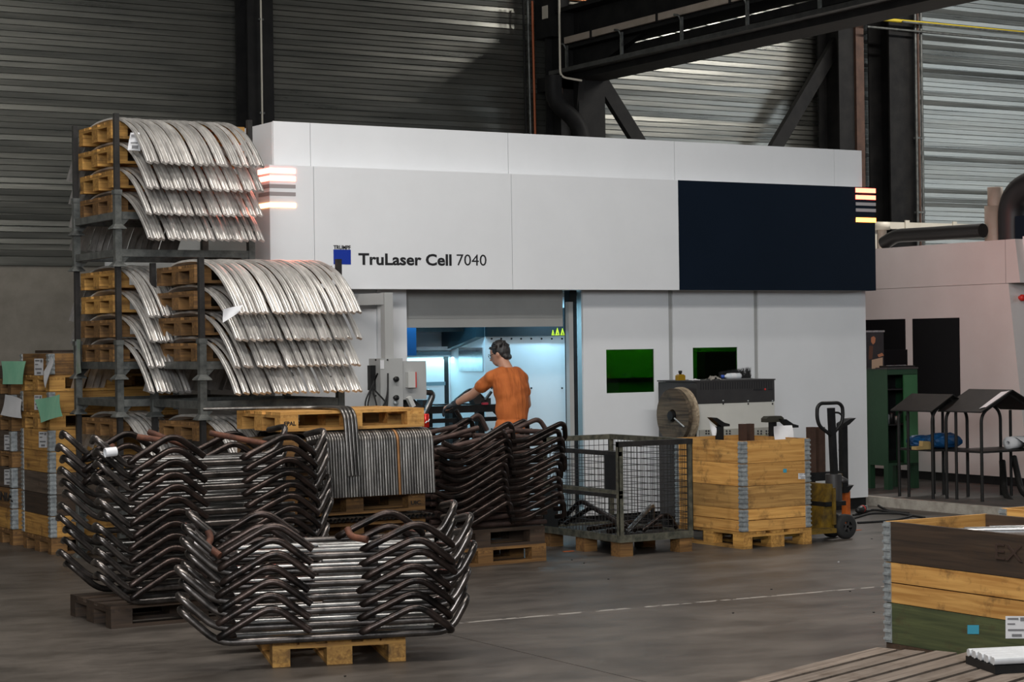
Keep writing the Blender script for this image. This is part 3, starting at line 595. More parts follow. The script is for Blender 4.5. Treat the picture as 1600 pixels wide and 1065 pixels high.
def rack_frame(x0, y0, z, label, poles, wood_beam=False, ptop=0.63):
    t = thing('stacking_frame', label, 'rack', (x0, y0, z))
    H = 0.31
    for ix in (0, 1):
        for iy in (0, 1):
            X, Y = ix * RL, iy * RW
            link('foot', shared('rackfoot', foot_mesh), t, mtx=Matrix.Translation((X, Y, 0)) @ Matrix.Rotation(pi / 4, 4, 'Z'))
            post = link('corner_post', shared('rackpost', lambda: MB().box(-0.028, 0.028, -0.028, 0.028, 0.04, 0.31).mesh('corner_post', GALV)), t, mtx=Matrix.Translation((X, Y, 0)))
            if poles:
                link('collar', shared('rackcollar', lambda: MB().box(-0.034, 0.034, -0.034, 0.034, 0.285, 0.325).mesh('collar', GALV)), t, mtx=Matrix.Translation((X, Y, 0)))
                link('pole', shared('rackpole', lambda: MB().box(-0.021, 0.021, -0.021, 0.021, 0.30, 0.955).mesh('pole', POLE)), t, mtx=Matrix.Translation((X, Y, 0)))
    for iy in (0, 1):
        link('long_beam', shared('rackbeamx', lambda: MB().box(0.028, RL - 0.028, -0.02, 0.02, 0.085, 0.145).mesh('long_beam', GALV)), t, mtx=Matrix.Translation((0, iy * RW, 0)))
        for ix, sg in ((0, 1), (1, -1)):
            mt = Matrix.Translation((ix * RL, iy * RW, 0)) @ Matrix.Scale(sg, 4, (1, 0, 0))
            link('gusset', shared(('gusset', sg), lambda: MB().prism([(0.028 * sg, 0.085), (0.10 * sg, 0.085), (0.028 * sg, 0.01)], 'y', -0.008, 0.008).mesh('gusset', GALV)), t, mtx=Matrix.Translation((ix * RL, iy * RW, 0)))
    for ix in (0, 1):
        link('end_beam', shared('rackbeamy', lambda: MB().box(-0.02, 0.02, 0.028, RW - 0.028, 0.085, 0.145).mesh('end_beam', GALV)), t, mtx=Matrix.Translation((ix * RL, 0, 0)))
    return t
ARC_A, ARC_S = 0.97, 0.43
def arc_mesh(seed):
    rnd = random.Random(seed); pts = []; N = 26
    for i in range(N + 1):
        u = -1 + 2 * i / N; a = u * 1.0
        y = ARC_A * (abs(a) ** 0.9) * (1 if a > 0 else -1); pts.append((0, y, -ARC_S * (abs(y) / ARC_A) ** 2.7))
    w, h = 0.0235, 0.018
    w, h = 0.0285, 0.011; prof = [(-w, -h), (w, -h), (w, h * 0.6), (w * 0.85, h), (w * 0.25, h), (w * 0.15, h * 0.7), (w * 0.02, h * 0.7), (-w * 0.08, h), (-w * 0.85, h), (-w, h * 0.6)]
    ca, sa = cos(0.42), sin(0.42); prof = [(a, -b_) for a, b_ in prof][::-1]; prof = [(a * ca - b_ * sa, a * sa + b_ * ca) for a, b_ in prof]
    mb = MB().tube(pts, 0, prof=prof)
    mb.sm = [False] * len(mb.sm)
    return mb.mesh('arched_steel_bar', STEEL_A)
for i in range(3): shared(('arc', i), lambda i=i: arc_mesh(i))
def nth(k, n):
    k += 1
    return 'leftmost' if k == 1 else ('rightmost' if k == n else '%d%s from left' % (k, 'th' if 10 < k % 100 < 14 else {1: 'st', 2: 'nd', 3: 'rd'}.get(k % 10, 'th')))
def arc_layer(x0, n, yc, zc, label, group, pitch=0.0605, jit=0.018):
    for k in range(n):
        me = MESHC[('arc', random.randrange(3))]
        o = link('arched_steel_bar', me, None, label % nth(k, n), 'steel bar', group)
        o.location = (x0 + k * pitch, yc + random.uniform(-jit, jit), zc + random.uniform(-0.003, 0.003))
        o.rotation_euler = (0, random.uniform(-0.02, 0.02), random.uniform(-0.008, 0.008))
def rack_stack(x0, y0, levels, stackname, counts, woods, arc_x=0.10):
    """levels: list of (z0, name); every level = empty lower frame + upper frame with poles + four pallets with arched bars between"""
    for li, (z0, nm, single) in enumerate(levels):
        rack_frame(x0, y0, z0, 'low empty galvanised stacking frame, foot of the %s, %s' % (nm, stackname), False)
        rack_frame(x0, y0, z0 + 0.31, 'galvanised stacking frame with dark poles in the %s, %s' % (nm, stackname), True)
        for k in range(4):      # 0 = lowest
            if single and k < 3: continue
            zb = z0 + 0.457 + 0.205 * k
            pallet(x0 + RL / 2, y0 + RW / 2 + random.uniform(-0.02, 0.02), zb, random.uniform(-0.012, 0.012), '%s pallet in the %s, %s' % (ordn(3 - k, 4), nm, stackname), woods[li][k])
            n = counts[li]
            arc_layer(x0 + arc_x, n, y0 + RW / 2 - 0.02 + random.uniform(-0.03, 0.03), zb + 0.144 + 0.036, 'grey arched bar, %%s, %s layer, %s, %s' % (ordn(3 - k, 4), nm, stackname), 'arched bars, %s layer, %s, %s' % (ordn(3 - k, 4), nm, stackname))
AX, AY = 5.72, 15.74; BX, BY = 5.95, 14.52
rack_stack(AX, AY, [(2.48, 'upper rack', False), (1.24, 'middle rack', False), (0, 'bottom rack', True)], 'tall left stack', [17, 6, 6],
           [[OLD, NEW, NEW, NEW], [OLD, OLD, NEW, NEW], [OLD, OLD, OLD, OLD]])
rack_stack(BX, BY, [(1.24, 'upper rack', False), (0, 'bottom rack', True)], 'shorter front stack', [18, 18], [[OLD, OLD, OLD, OLD], [OLD, OLD, OLD, OLD]])
# paper tags on the racks
def sheet(name, corners, m, label, cat='paper', bend=0.01):
    c = [Vector(p) for p in corners]; n = 5; mb = MB(); vs = []; nr = (c[1] - c[0]).cross(c[3] - c[0]).normalized()
    for i in range(n + 1):
        for j in range(n + 1):
            u, v = i / n, j / n; p = (c[0] * (1 - u) + c[1] * u) * (1 - v) + (c[3] * (1 - u) + c[2] * u) * v
            vs.append(p + nr * (bend * sin(u * 3.4 + v * 2.2)))
    for s, o in ((0, 0), (1, 0.0015)):
        mb.add([v + nr * o for v in vs], [(i * (n + 1) + j, (i + 1) * (n + 1) + j, (i + 1) * (n + 1) + j + 1, i * (n + 1) + j + 1) for i in range(n) for j in range(n)], True)
    origin_to(mb, c[0]); o = mb.build(name, m, None, label, cat); o.location = c[0]; return o
def printed(o, c0, ux, uz, lines, m=INK):
    """thin printed bars as lettering too small to read"""
    for (a, b, c, d) in lines:
        mb = MB(); n = ux.cross(uz).normalized() * -0.004
        P = [c0 + ux * a + uz * c + n, c0 + ux * b + uz * c + n, c0 + ux * b + uz * d + n, c0 + ux * a + uz * d + n]
        mb.quad(*[p - Vector(o.location) for p in P]); mb.build('print', m, o)
Yt = AY - 0.22
sh = sheet('paper_tag', [oy(204, 207, Yt), oy(218, 207, Yt), oy(219, 236, Yt), oy(200, 234, Yt)], PAPER, 'printed white tag hanging on the top arched bars', 'tag')
for (x0, y0, x1, y1) in ((205, 210, 210, 214), (212, 210, 217, 214), (204, 222, 215, 224), (206, 227, 216, 232)):
    mb = MB().quad(*[Vector(oy(a, b, Yt - 0.02)) - Vector(sh.location) for a, b in ((x0, y1), (x1, y1), (x1, y0), (x0, y0))]); mb.build('print', mat('print_grey', (0.18, 0.18, 0.19), None, 0.7), sh)
Yb = 14.0
sheet('paper_tag', [oy(349, 483, Yb), oy(379, 476, Yb), oy(372, 488, Yb), oy(349, 504, Yb)], PAPER, 'creased white paper stuck between bars of the shorter stack', 'paper', 0.012)
o = sheet('plastic_pouch', [ox(113, 530, AX - 0.02), ox(126, 530, AX - 0.04), ox(128, 582, AX - 0.04), ox(115, 588, AX - 0.02)], mat('pouch_greenish', (0.20, 0.32, 0.24), (0.42, 0.42, 0.40), 0.4, 0, 9), 'greenish document pouch hanging on the tall left stack', 'pouch')
# ================================================================ CENTRE BUNDLE: pallets with tubes hung over them
CX, CYF = 6.09, 13.38
cxm, cym = CX + 0.6, CYF + 0.4
def hang_mesh(key, yback, drop_f, drop_b, r=0.0118):
    def f():
        pts = fillet([(0, yback, -drop_b), (0, yback, 0), (0, -0.06, 0), (0, -0.09, -drop_f)], 0.10, 7)
        return MB().tube(pts, r, 8).mesh('hairpin_tube', STEEL_H)
    return shared(key, f)
zt = oy(560, 640, CYF).z          # top of the top pallet
ztop = zt; zp1 = ztop - 0.144
zl2 = zp1 - 0.03                  # level the tube row hangs from
zdrop = zl2 - oy(580, 777, CYF - 0.08).z
zp2 = oy(600, 800, CYF).z         # bottom of the second pallet
fpal = pallet(cxm, cym, zp1, 0.0, 'fresh pallet lying on top of the hanging tube row', FRESH)
text('lettering', 'EPAL', CX + 0.03, CX + 0.125, zp1 + 0.045, CYF - 0.002, INK, 0.02, 0.03, fpal, (cxm, cym, zp1))
zlow = zl2 - 0.015
pallet(cxm, cym, zlow - 0.144 - 0.02, 0.0, 'pallet hidden just behind the hanging tube row', OLD)
for k in range(2): mk = pallet(cxm, cym, zp2 + (0.0 if k == 0 else 0.16), 0.0, ['pallet under the hanging tube row, mark on its corner block', 'pallet above the marked one behind the tube row'][k], OLD)
text('lettering', 'UIC', CX + 1.2 - 0.125, CX + 1.2 - 0.04, zp2 + 0.045, CYF - 0.002, INK, 0.02, 0.03, [o for o in bpy.data.objects if o.get('label', '').startswith('pallet under the hanging')][0], (cxm, cym, zp2))
xl, xr = oy(482, 677, CYF - 0.07).x, oy(677, 677, CYF - 0.09).x
nt = 47
for k in range(nt):
    o = link('hairpin_tube', hang_mesh('hang', 0.86, zdrop, 0.35), None, 'thin steel tube, %s in the row hung over the pallet front' % nth(k, nt), 'tube', 'tubes hung over the pallet front')
    o.location = (xl + (xr - xl) * k / (nt - 1), CYF, zl2 + 0.012)
    if k == 33: o.data = o.data.copy(); o.data.materials[0] = mat('rust_orange_tube', (0.20, 0.09, 0.03), (0.34, 0.17, 0.07), 0.5, 0.5, 8); o['label'] = 'rust orange tube in the row hung over the pallet front'; del o['group']
x4 = oy(538, 650, CYF - 0.1).x
zd4 = ztop + 0.02 - oy(553, 742, CYF - 0.14).z
for k in range(4):
    def f4():
        pts = fillet([(-0.85, 0.55, 0.005), (0.0, 0.35, 0.0), (0, -0.10, 0), (0.012, -0.14, -zd4)], 0.12, 7)
        return MB().tube(pts, 0.0135, 8).mesh('hairpin_tube', STEEL_H)
    o = link('hairpin_tube', shared('hang4', f4), None, 'thin bent tube, %s in the bunch of four hooked over the top pallet' % nth(k, 4), 'tube', 'four tubes hooked over the top pallet')
    o.location = (x4 + k * 0.029, CYF, ztop + 0.016 + 0.0005 * k)
# row of tube ends under the marked pallet
za = zp2 - 0.055
for k in range(30):
    o = link('straight_tube', shared('endrow', lambda: MB().tube([(0, 0, 0), (0, 0.9, 0)], 0.016, 8, caps=False).tube([(0, 0.004, 0), (0, 0.9, 0)], 0.0125, 8, caps=False).mesh('straight_tube', STEEL_H)), None, 'straight steel tube end, %s in the row under the marked pallet' % nth(k, 30), 'tube', 'tube ends under the marked pallet')
    o.location = (xl + 0.02 + k * 0.0345, CYF - 0.10, za + 0.02 + (0.0 if k % 2 else 0.004))
pz = za - 0.01
for k in range(4):
    z = pz - 0.144 - 0.150 * k
    if z > -0.01: pallet(cxm, cym, z, random.uniform(-0.01, 0.01), '%s pallet of the base under the tube ends' % ORD[k], OLD)
zbase = z
# ================================================================ PILES OF BENT TUBES
def wave(pts, r=0.0215, rad=0.085): return MB().tube(fillet(pts, rad, 6), r, 12)
def open_end(mb, pts, r=0.0215): return mb
def place_tube(key, pts, label, m, loc, rz, group=None, rad=0.085, r=0.0215):
    me = shared(key, lambda: wave(pts, r, rad).mesh('bent_steel_tube', m))
    o = link('bent_steel_tube', me, None, label, 'tube', group); o.location = loc; o.rotation_euler = (random.uniform(-0.01, 0.01), random.uniform(-0.008, 0.008), rz + random.uniform(-0.012, 0.012)); return o
TRAY = [(-0.44, 0.24, 0.16), (-0.51, 0, 0.20), (-0.29, 0, 0.0), (1.02, 0, 0.0), (1.135, 0, 0.20), (1.09, 0.24, 0.16)]
HUMP1 = [(-0.20, 0.20, 0.0), (-0.33, 0.03, 0.0), (0.0, 0, 0.19), (0.21, 0, 0.035)]
HUMP2 = [(0.60, 0.20, 0.0), (0.47, 0.03, 0.0), (0.82, 0, 0.165), (1.04, 0.01, 0.0), (0.96, 0.2, 0.0)]
def pile(ox_, oy_, z0, rz, n, dz, nm, front=0.0, back=0.85, bu=0.09):
    c, s = cos(rz), sin(rz)
    def at(u, v, z): return (ox_ + u * c - v * s, oy_ + u * s + v * c, z)
    for k in range(n):
        kt = n - 1 - k; z = z0 + dz * k; od = ordn(kt, n); j = random.uniform(-0.03, 0.03)
        place_tube('tray', TRAY, 'dark tray-shaped tube, front row of the %s, %s' % (nm, od), STEEL_T, at(j, front, z), rz)
        place_tube('hump1', HUMP1, 'dark hump-shaped tube, front left of the %s, %s' % (nm, od), STEEL_D, at(j * 0.6, front - 0.045, z + 0.012), rz)
        place_tube('hump2', HUMP2, 'dark hump-shaped tube, front right of the %s, %s' % (nm, od), STEEL_D, at(j * 0.6, front - 0.045, z + 0.012), rz)
        place_tube('tray', TRAY, 'dark tray-shaped tube, back row of the %s, %s' % (nm, od), STEEL_T, at(bu + random.uniform(-0.03, 0.03), back, z + 0.005), rz)
        if kt < 3:
            place_tube('hump1', HUMP1, 'dark hump-shaped tube, back left of the %s, %s' % (nm, od), STEEL_D, at(bu - 0.06, back - 0.06, z + 0.015), rz)
            place_tube('hump2', HUMP2, 'dark hump-shaped tube, back right of the %s, %s' % (nm, od), STEEL_D, at(bu - 0.1, back - 0.06, z + 0.015), rz)
        for q, v in enumerate((0.22, 0.42, 0.62)):
            L0 = random.uniform(-0.32, -0.1); L1 = random.uniform(0.85, 1.05)
            if q == 1: L0 = random.uniform(0.25, 0.35)
            me = shared(('straight', q, round(L1, 1)), lambda: MB().tube([(L0, 0, 0), (L1, 0, 0)], 0.0205, 12).mesh('straight_steel_tube', STEEL_S))
            o = link('straight_steel_tube', me, None, 'bright straight tube inside the %s, %s, %s of three' % (nm, od, ['front', 'middle', 'rear'][q]), 'tube'); o.location = at(0, front + v, z + random.uniform(-0.004, 0.006)); o.rotation_euler = (0, 0, rz + random.uniform(-0.015, 0.015))
u2 = -0.311
rz2 = math.atan2(-0.306, 0.952)
o2 = gnd(426, 1042.6)
pallet(*(o2 + Vector((0.952 * 0.38 + 0.306 * 0.6, -0.306 * 0.38 + 0.952 * 0.6, 0))).xy, 0, rz2 + pi / 2, 'bright wooden pallet under the front tube pile', NEW, 1.2, 0.76)
pile(o2.x - 0.08 * 0.306, o2.y - 0.08 * 0.952, 0.166, rz2, 7, 0.0765, 'front pile')
# rusty cut-off hooks on the front pile
def rustbit(pts, label):
    pts = [Vector(p) for p in pts]; mb = MB().tube(fillet(pts, 0.04, 4), 0.02, 10); origin_to(mb, pts[0]); o = mb.build('tube_offcut', RUST, None, label, 'tube'); o.location = pts[0]
V2 = Vector((0.306, 0.952, 0)); 
def pl2(px, py, off):
    v = V2; d = ray(px, py); oo = o2 + v * off; return CAM + d * ((oo - CAM).dot(v) / d.dot(v))
rustbit([pl2(325, 829, 0.0), pl2(330, 842, -0.02), pl2(323, 852, -0.05), pl2(344, 868, -0.12)], 'rusty hooked tube offcut at the left end of the front pile')
rustbit([pl2(543, 826, 0.0), pl2(548, 838, -0.05), pl2(574, 843, -0.12)], 'rusty tube offcut in the middle of the front pile')
# tall pile behind it
P1 = (4.82, 12.27)
pallet(5.0, 12.72, 0, 0.0, 'dark wooden pallet under the tall left tube pile', DARKP)
pile(P1[0], P1[1], 0.168, 0.0, 12, 0.0795, 'tall left pile', 0.0, 0.72, 0.0)
def bit(pts, label, m=RUST, r=0.02, name='tube_offcut'):
    pts = [Vector(p) for p in pts]; mb = MB().tube(fillet(pts, 0.06, 4), r, 10); origin_to(mb, pts[0]); o = mb.build(name, m, None, label, 'tube'); o.location = pts[0]
bit([oy(214, 682, 12.5), oy(262, 689, 12.45)], 'rusty brown tube lying on the left top of the tall left pile')
bit([oy(232, 674, 12.6), oy(300, 700, 12.4)], 'rusty tube offcut crossing the top of the tall left pile')
bit([oy(328, 676, 12.6), oy(425, 695, 12.35)], 'long rusty tube slanting over the top of the tall left pile')
bit([oy(166, 706, 12.3), oy(176, 697, 12.5)], 'short rusty stub at the left top of the tall left pile')
o = MB().tube([(0, 0, 0), (0.075, 0.0, 0.006)], 0.030, 14, caps=False).build('plastic_sleeve', PAPER, None, 'white plastic sleeve pushed on a tube of the tall left pile', 'sleeve'); o.location = oy(164, 707, 12.22)
# right pile
R3 = Vector((8.37, 13.93, 0)); A3 = 0.06
pallet(8.15, 14.38, 0, 0.05, 'old wooden pallet under the right tube pile', OLD)
pallet(8.15, 14.40, 0.144, 0.02, 'second old pallet under the right tube pile', DARKP)
W1 = [(-0.68, 0, 0.06), (-0.54, 0.0, 0.0), (-0.40, 0, 0.03), (-0.05, -0.05, 0.215), (0.03, 0.02, 0.02)]
W2 = [(-0.02, 0.0, 0.0), (0.12, 0, 0.0), (0.48, -0.05, 0.15), (0.54, 0.02, 0.0), (0.53, 0.12, -0.01)]
z3 = oy(700, 862, 13.93).z
n3 = 11
for k in range(n3):
    kt = n3 - 1 - k; z = 0.335 + 0.064 * k; od = ordn(kt, n3); j = random.uniform(-0.05, 0.05)
    place_tube('w1', W1, 'dark wavy tube, front left of the right pile, %s' % od, STEEL_D, (R3.x + j, R3.y, z - 0.02), A3, rad=0.07)
    place_tube('w2', W2, 'dark wavy tube, front right of the right pile, %s' % od, STEEL_D, (R3.x + j * 0.8, R3.y - 0.02, z + 0.03), A3, rad=0.07)
    place_tube('w1', W1, 'dark wavy tube, rear left of the right pile, %s' % od, STEEL_D, (R3.x + random.uniform(-0.05, 0.05), R3.y + 0.6, z), A3, rad=0.07)
    place_tube('w2', W2, 'dark wavy tube, rear right of the right pile, %s' % od, STEEL_D, (R3.x + random.uniform(-0.05, 0.05), R3.y + 0.6, z + 0.03), A3, rad=0.07)
    for q, v in enumerate((0.15, 0.32, 0.47)):
        o = link('straight_steel_tube', shared(('r3', q % 2), lambda q=q: MB().tube([(-0.66, 0, 0), (0.45 + 0.08 * q, 0, 0)], 0.0205, 10).mesh('straight_steel_tube', mat('brown_tube', (0.05, 0.034, 0.03), (0.11, 0.07, 0.06), 0.5, 0.6, 10, jitter=0.2))), None, 'brown straight tube inside the right pile, %s, %s of three' % (od, ['front', 'middle', 'rear'][q]), 'tube')
        o.location = (R3.x, R3.y + v, z - 0.015); o.rotation_euler = (0, random.uniform(-0.02, 0.02), A3 + random.uniform(-0.06, 0.06))
BRN = MATS['brown_tube']
loose = [([(668, 676), (713, 666)], 14.1, 'short brown tube sticking up left on the right pile'), ([(670, 690), (747, 668)], 14.05, 'brown tube slanting across the left top of the right pile'),
         ([(715, 672), (748, 645), (761, 672)], 14.5, 'hump-shaped tube standing behind the worker side of the right pile'), ([(678, 704), (745, 688), (800, 672)], 13.9, 'long brown tube lying over the front top of the right pile'),
         ([(790, 672), (850, 674)], 14.3, 'flat brown tube at the rear top of the right pile'), ([(795, 674), (842, 653), (856, 676)], 14.4, 'tall hump tube at the right rear of the right pile'),
         ([(740, 680), (840, 683)], 14.15, 'straight brown tube in the middle of the right pile top'), ([(675, 684), (735, 679)], 14.2, 'reddish straight tube at the rear left of the right pile top')]
for pts, Y, lab in loose: bit([oy(px, py, Y) for px, py in pts], lab, BRN, 0.021, 'loose_tube')
# ================================================================ COLLAR CRATES
def hinge_mesh(h):
    def f():
        mb = MB().box(-0.006, 0.05, -0.006, 0.0, 0.004, h - 0.004).box(-0.006, 0.0, 0.0, 0.05, 0.004, h - 0.004)
        for k in range(5):
            z = h * (k + 0.5) / 5; mb.box(-0.012, 0.05, -0.012, -0.006, z - 0.007, z + 0.007).box(-0.012, -0.006, -0.006, 0.05, z - 0.007, z + 0.007)
        return mb.mesh('hinge', GALV_B)
    return shared(('hinge', round(h, 4)), f)
def collar(t, L, W, z, h, mx, my, split=False, th=0.022):
    """one pallet collar: four side boards (or two narrow boards a side) and corner hinges, as parts of t (origin at crate corner)"""
    rows = ((0.0, h),) if not split else ((0.0, h * 0.5 - 0.002), (h * 0.5 + 0.001, h))
    for a, b in rows:
        hh = b - a - 0.004; zc = z + (a + b) / 2
        for y in (th / 2, W - th / 2): board('side_board', (L - 0.01, th, hh), mx, t, (L / 2, y, zc))
        for x in (th / 2, L - th / 2): board('end_board', (th, W - 2 * th - 0.004, hh), my, t, (x, W / 2, zc))
    for i, (x, y) in enumerate(((0, 0), (L, 0), (L, W), (0, W))):
        link('hinge', hinge_mesh(h), t, mtx=Matrix.Translation((x, y, z)) @ Matrix.Rotation(i * pi / 2, 4, 'Z'))
def tag_label(t, px0, py0, px1, py1, plane, val, name='label', m=PAPER, lines=True, base=None):
    fn = (lambda a, b: oy(a, b, val)) if plane == 'y' else (lambda a, b: ox(a, b, val))
    base = base or Vector(t.location)
    def q(off, x0, y0, x1, y1, mm, nm, par):
        P = [fn(x0, y1), fn(x1, y1), fn(x1, y0), fn(x0, y0)]; d = Vector((0, -off, 0)) if plane == 'y' else Vector((-off, 0, 0))
        b = base; rot = Matrix.Rotation(-t.rotation_euler.z, 3, 'Z')
        mb = MB().quad(*[rot @ (p + d - b) for p in P]); return mb.build(nm, mm, par)
    o = q(0.002, px0, py0, px1, py1, m, name, t)
    if lines:
        w, h = px1 - px0, py1 - py0
        for (a, b, c, d) in ((0.1, 0.6, 0.08, 0.16), (0.68, 0.92, 0.06, 0.22), (0.1, 0.45, 0.32, 0.38), (0.12, 0.85, 0.58, 0.66), (0.3, 0.75, 0.80, 0.92)):
            q(0.004, px0 + a * w, py0 + c * h, px0 + b * w, py0 + d * h, MATS['print_grey'], 'print', o)
# --- middle crate on its pallet
cc = gnd(1165, 858); CRX, CRY = 10.585, 13.70; CL, CW = 0.74, 0.98
rzc = 0.0
pallet(CRX + CL / 2, CRY + CW / 2, 0, pi / 2, 'light wooden pallet under the pine crate by the pallet jack', NEW, CW + 0.02, CL + 0.02)
mcr = thing('collar_crate', 'tall pale pine crate of four collars beside the wire cage', 'crate', (CRX, CRY, 0.146))
hh = 0.197
for k in range(4): collar(mcr, CL, CW, hh * k, hh, [W_NX, wood('mid_pine_x', (0.26, 0.13, 0.035), (0.50, 0.28, 0.085), 'x'), W_NX, W_NX][k], [W_NY, wood('mid_pine_y', (0.26, 0.13, 0.035), (0.50, 0.28, 0.085), 'y'), W_NY, W_NY][k], split=(k == 0))
MB().box(0.03, CL - 0.03, 0.03, CW - 0.03, 0.0, 0.012).build('bottom_board', W_OX, mcr)
tag_label(mcr, 1247, 739, 1260, 748, 'y', CRY, 'barcode_label'); tag_label(mcr, 1223.5, 732, 1229, 738, 'y', CRY, 'blue_sticker', mat('sticker_cyan', (0.05, 0.30, 0.42), None, 0.5), False)
# saddle posts standing inside it
def saddle(px, ytop, wpx, Yp, label, top=None, m=BLACK, zb=0.165):
    a = oy(px, ytop, Yp); wd = wpx * 0.0048
    t = thing('saddle_post', label, 'steel post', (a.x, Yp, zb)); h = a.z - zb
    MB().box(-wd / 2, wd / 2, -0.03, 0.03, 0, h).build('post', m, t)
    if top == 'cap': MB().prism([(-0.1, h), (0.1, h), (0.1, h + 0.035), (0.07, h + 0.055), (-0.07, h + 0.055), (-0.1, h + 0.035)], 'y', -0.04, 0.04).build('cap', mat('cap_olive', (0.03, 0.028, 0.02), None, 0.6), t)
    if top == 'saddle':
        MB().prism([(-0.11, h + 0.085), (-0.05, h + 0.08), (0.03, h + 0.035), (0.09, h + 0.02), (0.09, h), (0.0, h), (-0.07, h + 0.05)], 'y', -0.035, 0.035).build('saddle', m, t)
    return t
saddle(1124, 666, 10.5, 14.2, 'black post with curved saddle top and paper in the pine crate', 'saddle')
saddle(1160, 662, 10, 14.25, 'left of the two plain brown posts in the pine crate', None, BROWNP)
saddle(1172, 661.5, 10, 14.28, 'right of the two plain brown posts in the pine crate', None, BROWNP)
saddle(1207, 659, 10, 14.3, 'black post with a flat mushroom cap in the pine crate', 'cap')
saddle(1232, 668, 9, 14.25, 'black post with saddle top behind the papers in the pine crate', 'saddle')
sheet('paper_sheet', [oy(1108, 657, 14.12), oy(1119, 668, 14.12), oy(1118, 680, 14.12), oy(1114, 680, 14.12)], PAPER, 'small white paper hanging on the saddle post')
sheet('paper_sheet', [oy(1209, 666, 14.02), oy(1237, 664, 14.0), oy(1239, 690, 13.99), oy(1213, 690, 14.02)], PAPER, 'crumpled printed papers tied to a post in the pine crate', 'paper', 0.02)
# ================================================================ WIRE CAGE
cg = gnd(968, 869); GX, GY = 9.385, 13.83; GL, GW, GH = 0.765, 1.25, 0.965
ct = thing('wire_cage', 'olive steel mesh cage on wooden feet holding a few bent tubes', 'cage', (GX, GY, 0))
zf = 0.12; zd = 0.20
for x in (0.01, GL - 0.14):
    for y in (0.01, GW / 2 - 0.07, GW - 0.15): board('foot_block', (0.13, 0.14, zf), W_OX, ct, (x + 0.065, y + 0.07, zf / 2))
MB().box(0, GL, 0, 0.04, zf, zf + 0.06).build('base_rail', OLIVE, ct); MB().box(0, GL, GW - 0.04, GW, zf, zf + 0.06).build('base_rail', OLIVE, ct)
MB().box(0, 0.04, 0.04, GW - 0.04, zf, zf + 0.06).build('base_rail', OLIVE, ct); MB().box(GL - 0.04, GL, 0.04, GW - 0.04, zf, zf + 0.06).build('base_rail', OLIVE, ct)
MB().box(0.04, GL - 0.04, 0.04, GW - 0.04, zf + 0.02, zf + 0.04).build('base_plate', POLE, ct)
for (x, y) in ((0, 0), (GL - 0.045, 0), (0, GW - 0.045), (GL - 0.045, GW - 0.045)):
    MB().box(x, x + 0.045, y, y + 0.006, zf + 0.06, GH).box(x if x == 0 else x + 0.039, x + 0.006 if x == 0 else x + 0.045, y, y + 0.045, zf + 0.06, GH).box(x + 0.008, x + 0.037, y + 0.008, y + 0.037, zf + 0.06, GH).build('corner_post', OLIVE, ct)
for a, b in (((0, 0.02), (GL, 0.02)), ((0, GW - 0.02), (GL, GW - 0.02)), ((GL - 0.02, 0), (GL - 0.02, GW))):
    MB().beam((*a, GH - 0.02), (*b, GH - 0.02), 0.05, 0.045).build('top_rail', POLE if a[1] == 0.02 else OLIVE, ct)
MB().beam((0.02, GW * 0.0, GH - 0.10), (0.02, GW, GH - 0.10), 0.03, 0.035).build('flap_rail', POLE, ct)
MB().beam((0.02, 0, zf + 0.42), (0.02, GW, zf + 0.42), 0.035, 0.03).build('flap_rail', OLIVE, ct)
MB().beam((0.02, 0, zf + 0.385), (0.02, GW, zf + 0.385), 0.03, 0.03).build('flap_rail', POLE, ct)
MB().box(0.003, 0.008, 0.03, 0.22, zf + 0.44, GH - 0.11).build('sign_plate', BLACK, ct)
MB().box(0.003, 0.008, GW - 0.28, GW - 0.03, zf + 0.06, zf + 0.40).build('sign_plate', BLACK, ct)
def grid(axis, c, u0, u1, z0, z1, name='wire_mesh', p=0.05, r=0.0027):
    mb = MB(); n = int((u1 - u0) / p); 
    P = (lambda u, z: (u, c, z)) if axis == 'x' else (lambda u, z: (c, u, z))
    for k in range(n + 1):
        u = u0 + (u1 - u0) * k / n; mb.tube([P(u, z0), P(u, z1)], r, 4, caps=False)
    m = int((z1 - z0) / p)
    for k in range(m + 1):
        z = z0 + (z1 - z0) * k / m; mb.tube([P(u0, z), P(u1, z)], r, 4, caps=False)
    mb.build(name, POLE, ct)
grid('x', 0.02, 0.04, GL - 0.04, zf + 0.06, GH - 0.04); grid('x', GW - 0.02, 0.04, GL - 0.04, zf + 0.06, GH - 0.04)
grid('y', GL - 0.02, 0.04, GW - 0.04, zf + 0.06, GH - 0.04); grid('y', 0.02, 0.04, GW - 0.04, zf + 0.06, zf + 0.37); grid('y', 0.02, 0.04, GW - 0.04, zf + 0.44, GH - 0.12)
# tubes lying in the cage
def cagetube(pts, lab, m=STEEL_D):
    P = [Vector((GX + a, GY + b, zf + 0.045 + c)) for a, b, c in pts]; mb = MB().tube(fillet(P, 0.08, 6), 0.021, 10); origin_to(mb, P[0]); o = mb.build('bent_steel_tube', m, None, lab, 'tube'); o.location = P[0]
cagetube([(0.12, 1.15, 0.03), (0.14, 0.8, 0.26), (0.16, 0.15, 0.06)], 'left arched tube lying inside the wire cage')
cagetube([(0.2, 1.15, 0.03), (0.22, 0.75, 0.20), (0.24, 0.12, 0.04)], 'second arched tube from the left inside the wire cage')
cagetube([(0.14, 0.10, 0.03), (0.52, 0.25, 0.24), (0.68, 0.5, 0.04)], 'bright slanting tube at the front of the wire cage', STEEL_S)
cagetube([(0.33, 0.14, 0.03), (0.58, 0.14, 0.17), (0.70, 0.16, 0.03)], 'low hump tube at the front right of the wire cage')
cagetube([(0.08, 0.3, 0.025), (0.68, 0.36, 0.03)], 'straight tube on the floor of the wire cage')
cagetube([(0.08, 0.6, 0.025), (0.68, 0.72, 0.05)], 'rear straight tube on the floor of the wire cage')
